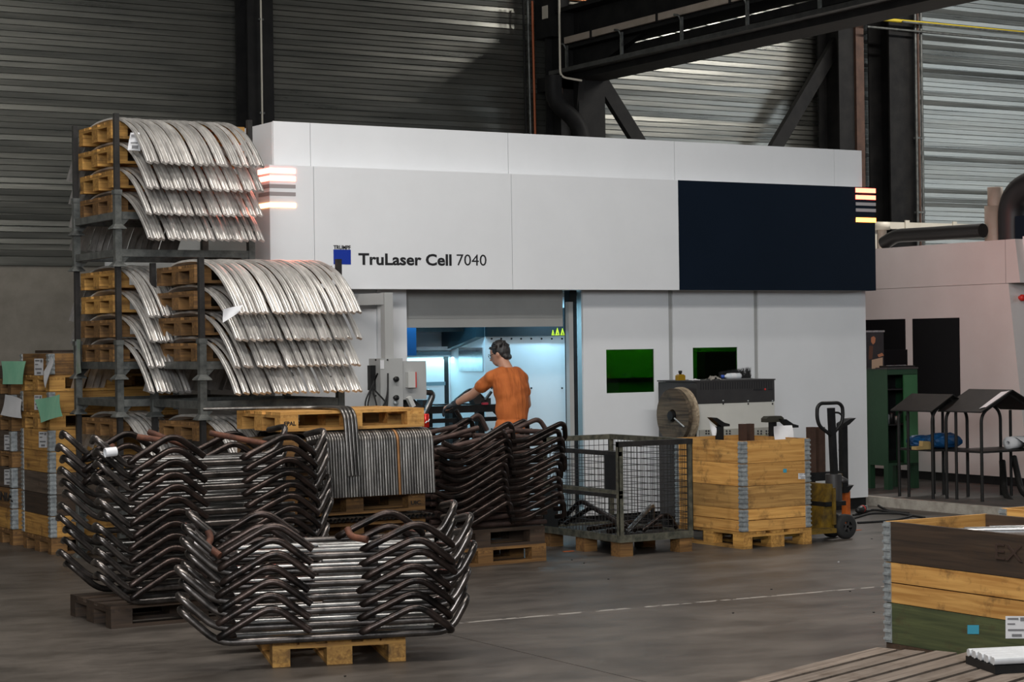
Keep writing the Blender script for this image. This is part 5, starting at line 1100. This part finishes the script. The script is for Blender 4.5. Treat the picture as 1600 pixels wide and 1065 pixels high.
floor_cable([(1333, 806), (1365, 797), (1385, 800), (1445, 810)], 'black cable running from the grinder toward the kerb')
floor_cable([(1362, 776), (1370, 790), (1390, 800), (1420, 803)], 'black cable coming out from under the white machine')
o = MB().prism([(0, 0), (0.12, -0.01), (0.13, 0.03), (0.02, 0.035)], 'z', 0.0, 0.004).build('orange_scrap', ORANGE, None, 'flat orange scrap on the floor behind the jack wheel', 'scrap'); o.location = gnd(1330, 829)
o = MB().prism([(0, 0), (0.10, 0.0), (0.10, 0.03), (0.0, 0.03)], 'z', 0.0, 0.004).build('orange_scrap', ORANGE, None, 'flat orange scrap on the floor left of the wire cage', 'scrap'); o.location = gnd(882, 862)
rnd = random.Random(21)
DEB = [(1145, 958), (1328, 924), (1310, 878), (1205, 921), (1365, 957), (538, 1057), (1362, 842), (950, 905), (893, 875), (912, 880)]
for i, (a, b) in enumerate(DEB):
    m = PAPER if i in (2,) else BLACK
    o = MB().prism([(0, 0), (0.014, 0.003), (0.016, 0.012), (0.004, 0.015)], 'z', 0, 0.005).build('floor_debris', m, None, 'tiny pale scrap on the open floor' if i == 2 else 'tiny dark crumb on the open floor', 'debris', None if i == 2 else 'crumbs on the open floor'); o.location = gnd(a, b)
# ================================================================ FOREGROUND RIGHT
FXc, FYc = 7.86, 8.83; fh = 0.236; FL, FWd = 1.33, 0.8
fc = thing('collar_crate', 'big crate with dark, natural and green stained collars at right', 'crate', (FXc, FYc - FL, 0.03))
mats3 = [(W_GRX, W_GREEN), (W_NX, W_NY), (W_NX, W_DY)]
for k in range(3): collar(fc, FWd, FL, fh * k, fh, *mats3[k], split=(k == 1), th=0.025)
tag_label(fc, 1512, 976, 1530, 990, 'x', FXc, 'blue_sticker', mat('sticker_cyan', (0.05, 0.30, 0.42), None, 0.5), False); tag_label(fc, 1571.5, 962, 1606, 997, 'x', FXc, 'paper_label')
MB().box(0.03, FWd - 0.03, 0.03, FL - 0.03, 0.56, 0.58).build('inner_board', W_BX, fc)
MB().box(-0.0, FWd, 0, FL, -0.03, 0.0).build('skid', W_DX, fc)
for k, (px, py) in enumerate(((1492, 814), (1511, 808), (1540, 804))):
    zt_ = 0.69; a = gnd(px, py, zt_ + 0.02)
    o = MB().tube([(0, 0, 0), (0.55, -0.95, 0.0)], 0.028, 14, caps=True).build('aluminium_tube', ALU, None, ['nearest', 'middle', 'farthest'][k] + ' of three bright aluminium tubes in the big right crate', 'tube')
    o.location = (FXc + 0.14 + 0.17 * k, FYc - 0.30 - 0.03 * k, zt_ - 0.01); o.rotation_euler = (0, 0, 0.52)
text('lettering', 'EX', ox(1556, 862, FXc).y, ox(1598, 862, FXc).y, ox(1570, 874, FXc).z, 0, mat('faded_stamp', (0.035, 0.018, 0.012), None, 0.7), 0.0, 0.085, fc, fc.location, FXc - 0.004)
f2 = thing('collar_crate', 'crate rim just showing behind the big right crate', 'crate', (FXc + 0.98, FYc - 1.15, 0.02))
for k in range(3): collar(f2, 0.8, 1.2, 0.246 * k, 0.246, W_NX, W_NY)
MB().box(0.03, 0.77, 0.03, 1.17, 0.0, 0.02).build('bottom_board', W_BX, f2)
# slatted wooden platform
sl = thing('slatted_pallet', 'grey weathered slatted platform at the lower right corner', 'pallet', (7.24, 8.04, 0), math.atan2(0.321, 0.947))
for k in range(9):
    y = 0.08 - 0.155 * k; ln = 1.7
    board('slat', (ln, 0.122, 0.028), W_GREYX, sl, (-ln / 2 + 0.02 + (0.02 if k % 2 else 0) + 0.08 * max(0, k - 1), y, 0.126), dev=0.004)
for x in (-0.05, -0.8, -1.55): board('bearer', (0.09, 1.4, 0.112), W_BY, sl, (x, -0.52, 0.056))
base = gnd(1552, 1052, 0.14)
for k in range(9):
    o = link('light_profile', shared('lprof', lambda: MB().tube([(0, 0, 0), (1.2, 0, 0)], 0.02, 8).mesh('light_profile', mat('pale_profile', (0.55, 0.56, 0.58), (0.66, 0.67, 0.69), 0.4, 0.2))), None, 'pale round bar, %s in the row on the slatted platform' % ('nearest' if k == 0 else nth(k, 9).replace('left', 'front').replace('rightmost', 'farthest')), 'bar', 'pale bars on the slatted platform')
    d = Vector((0.33, 0.94, 0)); o.location = Vector((base.x, base.y, 0.14 + 0.062)) + d * (0.036 * k) + Vector((0.008 * (k % 2), 0, 0)); o.rotation_euler = (0, 0, -0.34)
o = MB().box(0, 1.2, -0.02, 0.32, 0, 0.04).build('bar_tray', BLACK, None, 'flat black tray under the pale round bars', 'tray'); o.location = (base.x, base.y, 0.1405); o.rotation_euler = (0, 0, -0.34)
# ================================================================ LEFT BACKGROUND CRATE STACKS
LX = 5.57
def crate_stack(x0, y0, spec, nm, L=1.2, W=0.8):
    """spec: list of (kind, material, height) from the floor up"""
    z = 0.0; pn = 0; cn = 0
    np_ = sum(1 for s in spec if s[0] == 'p'); nc = sum(1 for s in spec if s[0] == 'c'); out = []
    for kind, ms, h in spec:
        if kind == 'p':
            pallet(x0 + L / 2, y0 + W / 2, z, 0.0, '%s pallet of the %s' % (['lowest', 'second lowest', 'third', 'fourth'][pn] if np_ > 2 else ['lower', 'upper'][pn], nm), ms, L, W); z += 0.146; pn += 1
        else:
            t = thing('collar_crate', '%s crate of the %s' % (['lowest', 'second lowest', 'third', 'fourth', 'topmost'][cn], nm), 'crate', (x0, y0, z)); zz = 0
            for m in ms: collar(t, L, W, zz, h, *m); zz += h
            MB().box(0.02, L - 0.02, 0.02, W - 0.02, 0, 0.012).build('bottom_board', W_BX, t)
            z += zz + 0.002; cn += 1; out.append(t)
    return z, out
zt1, cr1 = crate_stack(LX, 17.1, [('p', OLD, 0), ('c', [FRESH_D := (W_PX, W_PY), DARKP, WORN, (W_PX, W_PY), (W_PX, W_PY)], 0.19), ('p', NEW, 0), ('c', [NEW], 0.19), ('p', NEW, 0), ('c', [OLD], 0.19)], 'crate stack nearest the tall left rack')
zt2, cr2 = crate_stack(LX - 0.02, 18.15, [('p', OLD, 0), ('c', [NEW, OLD], 0.19), ('c', [WORN], 0.19), ('p', OLD, 0), ('c', [WORN], 0.19), ('p', OLD, 0), ('c', [WORN], 0.19), ('p', OLD, 0), ('c', [WORN], 0.12)], 'crate stack at the left photo edge')
tag_label(cr1[0], 61, 674, 74, 699, 'x', LX, 'label'); tag_label(cr1[2], 54, 560, 68, 586, 'x', LX, 'label'); tag_label(cr1[1], 54, 617, 66, 640, 'x', LX, 'label')
tag_label(cr2[0], 7, 733, 20, 757, 'x', LX - 0.02, 'label'); tag_label(cr2[2], 7, 679, 19, 703, 'x', LX - 0.02, 'label')
text('lettering', 'SCANIA', ox(-16, 773, LX).y, ox(24, 773, LX).y, ox(12, 781, LX).z, 0, INK, 0.03, 0.075, cr2[1], cr2[1].location, LX - 0.024)
sheet('document_pouch', [ox(54, 624, LX - 0.02), ox(94, 616, LX - 0.06), ox(100, 650, LX - 0.08), ox(61, 660, LX - 0.05)], GPAPER, 'green document pouch tilted on the nearer crate stack', 'pouch', 0.02)
sheet('document_pouch', [ox(2, 564, LX - 0.06), ox(41, 564, LX - 0.05), ox(37, 600, LX - 0.06), ox(2, 600, LX - 0.06)], GPAPER, 'square green document pouch at the left photo edge', 'pouch', 0.015)
sheet('document_pouch', [ox(8, 616, LX - 0.06), ox(35, 624, LX - 0.05), ox(36, 653, LX - 0.08), ox(-2, 648, LX - 0.06)], PAPER, 'white document pouch tilted below the square green one', 'pouch', 0.02)
sheet('document_pouch', [ox(80, 556, LX - 0.05), ox(83, 570, LX - 0.06), ox(72, 606, LX - 0.06), ox(67, 580, LX - 0.05)], PAPER, 'narrow grey paper pouch hanging at the top nearer crate', 'pouch', 0.01)
o = MB().box(0, 0.9, 0, 0.5, 0, 0.025).build('dark_lid', W_DX, None, 'dark flat board lying on the nearer crate stack', 'board'); o.location = (LX + 0.1, 17.3, zt1)
# ================================================================ FIXTURE TABLE IN THE CABIN MOUTH
FTY = 16.45
ft0, ft1 = oy(648, 640, FTY).x, oy(778, 640, FTY).x; ftz = oy(715, 633, FTY).z
ft = thing('fixture_table', 'black welding fixture table in the mouth of the cabin', 'table', (ft0, FTY, 0)); ftb = Vector((ft0, FTY, 0))
def fp(mb, name, m, parent=ft): mb.v = [tuple(Vector(v) - ftb) for v in mb.v]; return mb.build(name, m, parent)
fp(MB().box(ft0, ft1, FTY - 0.04, FTY + 0.04, ftz - 0.07, ftz), 'front_beam', BLACK); fp(MB().box(ft0, ft1, FTY + 0.5, FTY + 0.58, ftz - 0.07, ftz), 'rear_beam', BLACK)
fp(MB().box(ft0 + 0.1, ft1, FTY - 0.02, FTY + 0.02, ftz - 0.16, ftz - 0.12), 'lower_beam', BLACK)
for x in (ft0, ft0 + 0.35, ft1 - 0.25, ft1 - 0.06): fp(MB().box(x, x + 0.06, FTY + 0.04, FTY + 0.5, ftz - 0.06, ftz - 0.005), 'cross_beam', BLACK)
for x in (ft0 + 0.12, ft1 - 0.22):
    for y in (FTY, FTY + 0.5): fp(MB().box(x, x + 0.07, y, y + 0.07, 0.14, ftz - 0.06), 'leg', BLACK)
q = oy(744, 628, FTY); fp(MB().lathe([(0, -0.05), (0.055, -0.05), (0.055, 0.05), (0, 0.05)], (q.x, FTY + 0.02, q.z + 0.03), 'y', 6, smooth=False), 'hex_clamp', DKG)
for px in (668, 760): q = oy(px, 630, FTY); fp(MB().box(q.x - 0.05, q.x + 0.05, FTY + 0.0, FTY + 0.12, ftz, ftz + 0.06), 'clamp', DKG)
q = oy(758, 628, FTY); fp(MB().tube([(q.x, FTY, ftz + 0.04), (q.x + 0.07, FTY, ftz + 0.12)], 0.016, 8), 'clamp_lever', DKG); fp(MB().box(q.x - 0.06, q.x + 0.0, FTY - 0.06, FTY - 0.03, ftz, ftz + 0.02), 'clamp_grip', mat('grip_red', (0.35, 0.03, 0.05), None, 0.5))
def workpiece(pix, Y, lab, r=0.021, m=None):
    P = [Vector(oy(a, b, Y)) for a, b in pix]; mb = MB().tube(fillet(P, 0.09, 6), r, 12); loose_thing('bent_steel_tube', mb, P[0], m or STEEL_D, lab, 'tube')
workpiece([(712, 626), (738, 605), (776, 645), (790, 660)], 16.5, 'hump tube clamped on the fixture table in front of the worker')
workpiece([(662, 648), (679, 612), (655, 612)], 16.42, 'grey bent tube standing at the left end of the fixture table', 0.03, STEEL_S)
workpiece([(712, 640), (728, 668)], 16.38, 'short tube sloping down below the fixture table')
cn = thing('soda_can', 'red soda can standing behind the fresh pallet', 'can', (oy(665, 660, 14.3).x, 14.3, oy(665, 668, 14.3).z))
# a thin post top carries the can level with the pallet
MB().lathe([(0, 0), (0.026, 0.0), (0.031, 0.008), (0.031, 0.105), (0.026, 0.115), (0, 0.113)], n=18).build('can_body', mat('can_red', (0.55, 0.02, 0.012), None, 0.25, 0.4), cn)
MB().tube([(-0.02, -0.0325, 0.04), (-0.005, -0.0335, 0.055), (0.006, -0.0335, 0.05), (0.02, -0.030, 0.07)], 0.005, 6).build('white_script', PAPER, cn)
bx_ = MB().box(-0.12, 0.12, -0.1, 0.1, -(cn.location.z - 0.002), 0.0)
ob = MB().box(-0.03, 0.08, -0.02, 0.2, 0.0, cn.location.z - 0.002).box(-0.06, 0.11, -0.06, 0.24, cn.location.z - 0.03, cn.location.z - 0.002).build('side_stool', BLACK, None, 'narrow black stool under the soda can', 'stool'); ob.location = (cn.location.x, 14.3, 0)
# ================================================================ THE WORKER
SKIN = mat('skin', (0.40, 0.20, 0.13), (0.47, 0.245, 0.16), 0.5, 0, 12)
SHIRT = mat('orange_shirt', (0.36, 0.085, 0.014), (0.52, 0.14, 0.028), 0.85, 0, 5, (1, 1, 0.6))
def fold_relief(m):
    N, L = m.node_tree.nodes, m.node_tree.links; b = N['Principled BSDF']; tc = N.new('ShaderNodeTexCoord')
    mp = N.new('ShaderNodeMapping'); mp.inputs['Rotation'].default_value = (0.0, -0.75, 0.0); mp.inputs['Scale'].default_value = (15, 4, 2.6)
    nz = N.new('ShaderNodeTexNoise'); nz.inputs['Scale'].default_value = 1.0; nz.inputs['Detail'].default_value = 2; nz.inputs['Distortion'].default_value = 0.8
    bp = N.new('ShaderNodeBump'); bp.inputs['Strength'].default_value = 1.0; bp.inputs['Distance'].default_value = 0.035
    L.new(tc.outputs['Object'], mp.inputs[0]); L.new(mp.outputs[0], nz.inputs['Vector']); L.new(nz.outputs['Fac'], bp.inputs['Height']); L.new(bp.outputs[0], b.inputs['Normal'])
fold_relief(SHIRT)
TROU = mat('dark_trousers', (0.03, 0.022, 0.02), (0.05, 0.035, 0.03), 0.85)
HAIR = mat('dark_hair', (0.012, 0.010, 0.010), (0.03, 0.026, 0.025), 0.45, 0, 30, (1, 1, 0.3), 0.6, 60)
GLOVE = mat('dark_glove', (0.012, 0.013, 0.016), (0.025, 0.026, 0.03), 0.7, 0, 20)
fdir = Vector((-0.22, 0.975, 0)).normalized(); rdir = Vector((fdir.y, -fdir.x, 0)); zdir = Vector((0, 0, 1))
PEL = oy(799, 676, 15.72); NECK = oy(793, 574, 15.84); HEAD = oy(781.5, 553, 15.93)
LS = oy(767, 590, 15.84); LE = oy(738, 616, 16.02); LW = oy(711, 630.5, 16.18); LH = oy(697, 638, 16.24)
RS = oy(816, 591, 15.80); RE = oy(823, 632, 15.84); RWr = oy(800, 648, 16.10); RH = oy(786, 646, 16.2)
BASE = Vector((PEL.x, PEL.y, 0))
def cap(mb, a, b, ra, rb, n=14):
    a = Vector(a); b = Vector(b); d = (b - a).normalized(); pts = []; rs = []
    for k in range(5):
        t = pi / 2 * (1 - k / 4); pts.append(a - d * (ra * sin(t))); rs.append(max(0.001, ra * cos(t)))
    for k in range(1, 4): pts.append(a.lerp(b, k / 4)); rs.append(ra + (rb - ra) * k / 4)
    for k in range(5):
        t = pi / 2 * k / 4; pts.append(b + d * (rb * sin(t))); rs.append(max(0.001, rb * cos(t)))
    mb.tube(pts, rs, n)
def ell(mb, c, rx, ry, rz_, right=rdir, fwd=fdir, n=18, m=12, upv=None):
    c = Vector(c); u = upv or zdir; vs = []
    for i in range(m + 1):
        th = pi * i / m
        for k in range(n):
            ph = 2 * pi * k / n; vs.append(c + right * (rx * sin(th) * cos(ph)) + fwd * (ry * sin(th) * sin(ph)) + u * (rz_ * cos(th)))
    mb.add(vs, [(i * n + k, i * n + (k + 1) % n, (i + 1) * n + (k + 1) % n, (i + 1) * n + k) for i in range(m) for k in range(n)], True)
def loft(mb, rings, n=24):
    vs = []
    for c, hw, hd in rings:
        c = Vector(c)
        for k in range(n):
            a = 2 * pi * k / n; ca, sa = cos(a), sin(a); vs.append(c + rdir * (hw * math.copysign(abs(ca) ** 0.8, ca)) + fdir * (hd * math.copysign(abs(sa) ** 0.8, sa)))
    m = len(rings); mb.add(vs, [(i * n + k, i * n + (k + 1) % n, (i + 1) * n + (k + 1) % n, (i + 1) * n + k) for i in range(m - 1) for k in range(n)], True)
    mb.add(vs[:n], [tuple(range(n))[::-1]]); mb.add(vs[-n:], [tuple(range(n))])
def solidify(mb, name, m, parent=None, voxel=0.011, smooth=4, **kw):
    mb.v = [tuple(Vector(v) - BASE) for v in mb.v]
    me = mb.mesh(name, m); o = bpy.data.objects.new('tmp', me); COL.objects.link(o)
    r = o.modifiers.new('r', 'REMESH'); r.mode = 'VOXEL'; r.voxel_size = voxel; r.use_smooth_shade = True
    s = o.modifiers.new('s', 'SMOOTH'); s.iterations = smooth; s.factor = 0.5
    bpy.context.view_layer.update()
    e = bpy.data.meshes.new_from_object(o.evaluated_get(bpy.context.evaluated_depsgraph_get())); bpy.data.objects.remove(o); e.name = name
    e.materials.clear(); e.materials.append(m)
    e.polygons.foreach_set('use_smooth', [True] * len(e.polygons))
    out = link(name, e, parent, **kw)
    if parent is None: out.location = BASE
    return out
def spine(t): return PEL.lerp(NECK, t) + fdir * (0.035 * sin(pi * t) * -1)
# body (one continuous surface)
b = MB()
loft(b, [(spine(-0.05), 0.15, 0.10), (spine(0.25), 0.135, 0.09), (spine(0.55), 0.15, 0.095), (spine(0.8), 0.165, 0.095), (spine(0.95), 0.12, 0.075)])
cap(b, spine(0.93), HEAD + Vector((0, 0, -0.05)) - fdir * 0.02, 0.062, 0.056)
look = (fdir + rdir * -0.45).normalized(); lr = Vector((look.y, -look.x, 0)); hup = (zdir + look * 0.30).normalized(); hf = hup.cross(lr) * -1; hf = lr.cross(hup) * -1
hf = (look - hup * look.dot(hup)).normalized()
HU = 0.112
ell(b, HEAD + hup * 0.012, 0.075, 0.094, 0.112, lr, hf, upv=hup); ell(b, HEAD + hf * 0.03 - hup * 0.05, 0.052, 0.062, 0.062, lr, hf, upv=hup)
cap(b, HEAD + hf * 0.088 + hup * 0.01, HEAD + hf * 0.108 - hup * 0.025, 0.008, 0.013, 8)      # nose
cap(b, HEAD + hf * 0.088 - hup * 0.055 - lr * 0.016, HEAD + hf * 0.088 - hup * 0.055 + lr * 0.016, 0.008, 0.008, 8)  # mouth
for sg in (-1, 1): ell(b, HEAD + lr * (0.077 * sg) - hf * 0.008 - hup * 0.005, 0.009, 0.018, 0.031, lr, hf, n=10, m=8, upv=hup)
for S, E, Wr in ((LS, LE, LW), (RS, RE, RWr)):
    cap(b, S, E, 0.055, 0.042); cap(b, E, E.lerp(Wr, 0.35), 0.043, 0.044); cap(b, E.lerp(Wr, 0.3), Wr, 0.043, 0.028)
for Wr, Hd in ((LW, LH), (RWr, RH)): cap(b, Wr, Hd, 0.027, 0.028)
for sg in (-1, 1):
    hip = PEL + rdir * (0.09 * sg) - zdir * 0.04; kn = Vector((BASE.x, BASE.y, 0.50)) + rdir * (0.11 * sg) + fdir * 0.05; an = Vector((BASE.x, BASE.y, 0.09)) + rdir * (0.12 * sg)
    cap(b, hip, kn, 0.082, 0.056); cap(b, kn, an, 0.055, 0.038); cap(b, an - zdir * 0.03, an + fdir * 0.15 - zdir * 0.05, 0.035, 0.03)
person = solidify(b, 'person', SKIN, None, 0.012, 3, label='person in an orange t-shirt and dark gloves bending over the fixture', cat='person')
s = MB()
loft(s, [(spine(-0.02), 0.182, 0.128), (spine(0.06), 0.176, 0.125), (spine(0.22), 0.156, 0.115), (spine(0.45), 0.165, 0.12), (spine(0.68), 0.182, 0.125), (spine(0.84), 0.182, 0.116), (spine(0.93), 0.14, 0.095), (spine(0.985), 0.088, 0.078), (spine(1.005), 0.07, 0.066)])
cap(s, LS + rdir * 0.02, LS.lerp(LE, 0.52), 0.068, 0.064); cap(s, RS - rdir * 0.02, RS.lerp(RE, 0.55), 0.064, 0.057)
cap(s, spine(0.9) + rdir * 0.09, RS, 0.072, 0.062); cap(s, spine(0.9) - rdir * 0.09, LS, 0.074, 0.066)
tsh = solidify(s, 't_shirt', SHIRT, person, 0.009, 4)
tsh.data.update(); nrm = [v.normal.copy() for v in tsh.data.vertices]; pb0 = PEL - BASE; hsp = (NECK - PEL).z
for v, nn in zip(tsh.data.vertices, nrm):      # cloth folds: diagonal ridges across the back, gathers at the waist
    d = v.co - pb0; tt = d.z / hsp; u = d.dot(rdir); mk = max(0.0, min(1.0, (0.95 - tt) * 1.8))
    f = sin(tt * 20 + u * 34 + 1.4 * sin(u * 17)) * 0.55 + sin(tt * 33 - u * 21 + 2.0 * sin(tt * 9)) * 0.3 + (sin(tt * 52 + 1.1 * sin(u * 15)) * 0.7 if tt < 0.22 else 0)
    v.co += nn * (0.008 * mk * f)
t = MB()
loft(t, [(spine(-0.10), 0.168, 0.122), (spine(-0.02), 0.172, 0.122), (spine(0.04), 0.17, 0.118)])
for sg in (-1, 1):
    hip = PEL + rdir * (0.088 * sg) - zdir * 0.05; kn = Vector((BASE.x, BASE.y, 0.50)) + rdir * (0.11 * sg) + fdir * 0.05; an = Vector((BASE.x, BASE.y, 0.11)) + rdir * (0.12 * sg)
    cap(t, hip, kn, 0.098, 0.075); cap(t, kn, an, 0.074, 0.064)
solidify(t, 'trousers', TROU, person, 0.014, 4)
sh_ = MB()
for sg in (-1, 1):
    an = Vector((BASE.x, BASE.y, 0.05)) + rdir * (0.12 * sg); cap(sh_, an - fdir * 0.06, an + fdir * 0.17, 0.05, 0.045); cap(sh_, an + zdir * 0.0, an + zdir * 0.07, 0.052, 0.05)
solidify(sh_, 'shoes', BLACK, person, 0.012, 2)
# hair: short cap covering crown and nape, tousled on top
h = MB(); rn = random.Random(8)
ell(h, HEAD + hup * 0.026 - hf * 0.014, 0.082, 0.094, 0.104, lr, hf, upv=hup)
for k in range(60):
    th = rn.uniform(0, 1.25); ph = rn.uniform(0, 2 * pi); d = (hup * cos(th) + (lr * cos(ph) + hf * sin(ph)) * sin(th)); p = HEAD + hup * 0.024 - hf * 0.014 + d * 0.092
    cap(h, p, p + d * 0.014 + lr * rn.uniform(-0.02, 0.02) + hf * rn.uniform(-0.012, 0.02), 0.010, 0.005, 6)
cap(h, HEAD - hf * 0.062 - hup * 0.045 - lr * 0.035, HEAD - hf * 0.062 - hup * 0.045 + lr * 0.035, 0.030, 0.030)
hb = solidify(h, 'hair', HAIR, person, 0.0065, 2)
# keep the face and ears clear: drop hair faces in front of the ears
bm = bmesh.new(); bm.from_mesh(hb.data); hc = HEAD - BASE
kill = [f for f in bm.faces if ((f.calc_center_median() - hc).dot(hf) > 0.045 and (f.calc_center_median() - hc).dot(hup) < 0.055) or ((f.calc_center_median() - hc).dot(hup) < -0.018 and (f.calc_center_median() - hc).dot(hf) > -0.03)]
bmesh.ops.delete(bm, geom=kill, context='FACES'); bm.to_mesh(hb.data); bm.free()
gl = MB()
for sg in (-1, 1):
    c = HEAD + hf * 0.096 + hup * 0.008 + lr * (0.032 * sg); ring = [c + lr * (0.025 * cos(a)) + hup * (0.020 * sin(a)) for a in [2 * pi * k / 16 for k in range(17)]]; gl.tube(ring, 0.0022, 6)
    gl.tube([c + lr * (0.025 * sg), HEAD + lr * (0.081 * sg) - hf * 0.005 + hup * 0.018], 0.0022, 6)
gl.tube([HEAD + hf * 0.098 + hup * 0.012 - lr * 0.008, HEAD + hf * 0.098 + hup * 0.012 + lr * 0.008], 0.002, 6)
gl.v = [tuple(Vector(v) - BASE) for v in gl.v]; gl.build('glasses', BLACK, person)
def glove(Wr, Hd, thumb_side, curl, nm):
    g_ = MB(); d = (Hd - Wr).normalized(); side = d.cross(zdir).normalized() * thumb_side; dn = d.cross(side) * thumb_side; dn = -zdir - d * (-zdir).dot(d); dn.normalize()
    cap(g_, Wr - d * 0.04, Wr + d * 0.01, 0.036, 0.034); palm = Wr + d * 0.055
    ell(g_, palm, 0.045, 0.055, 0.024, side, d, n=14, m=8, upv=dn * -1)
    for k, (off, ln) in enumerate(((0.033, 0.068), (0.012, 0.078), (-0.010, 0.073), (-0.031, 0.056))):
        k0 = palm + d * 0.042 + side * off; k1 = k0 + (d * cos(curl * 0.5) + dn * sin(curl * 0.5)) * ln * 0.45; k2 = k1 + (d * cos(curl * 1.2) + dn * sin(curl * 1.2)) * ln * 0.35; k3 = k2 + (d * cos(curl * 1.8) + dn * sin(curl * 1.8)) * ln * 0.25
        for a, e in ((k0, k1), (k1, k2), (k2, k3)): cap(g_, a, e, 0.0105, 0.0095, 8)
    t0 = palm + side * 0.035 - d * 0.02; t1 = t0 + (side * 0.6 + d * 0.7 + dn * 0.4).normalized() * 0.038; t2 = t1 + (d * 0.8 + dn * 0.6).normalized() * 0.03
    cap(g_, t0, t1, 0.0135, 0.011, 8); cap(g_, t1, t2, 0.011, 0.0095, 8)
    solidify(g_, nm, GLOVE, person, 0.0055, 2)
glove(LW, LH, 1, 0.7, 'glove'); glove(RWr, RH, -1, 0.8, 'glove')
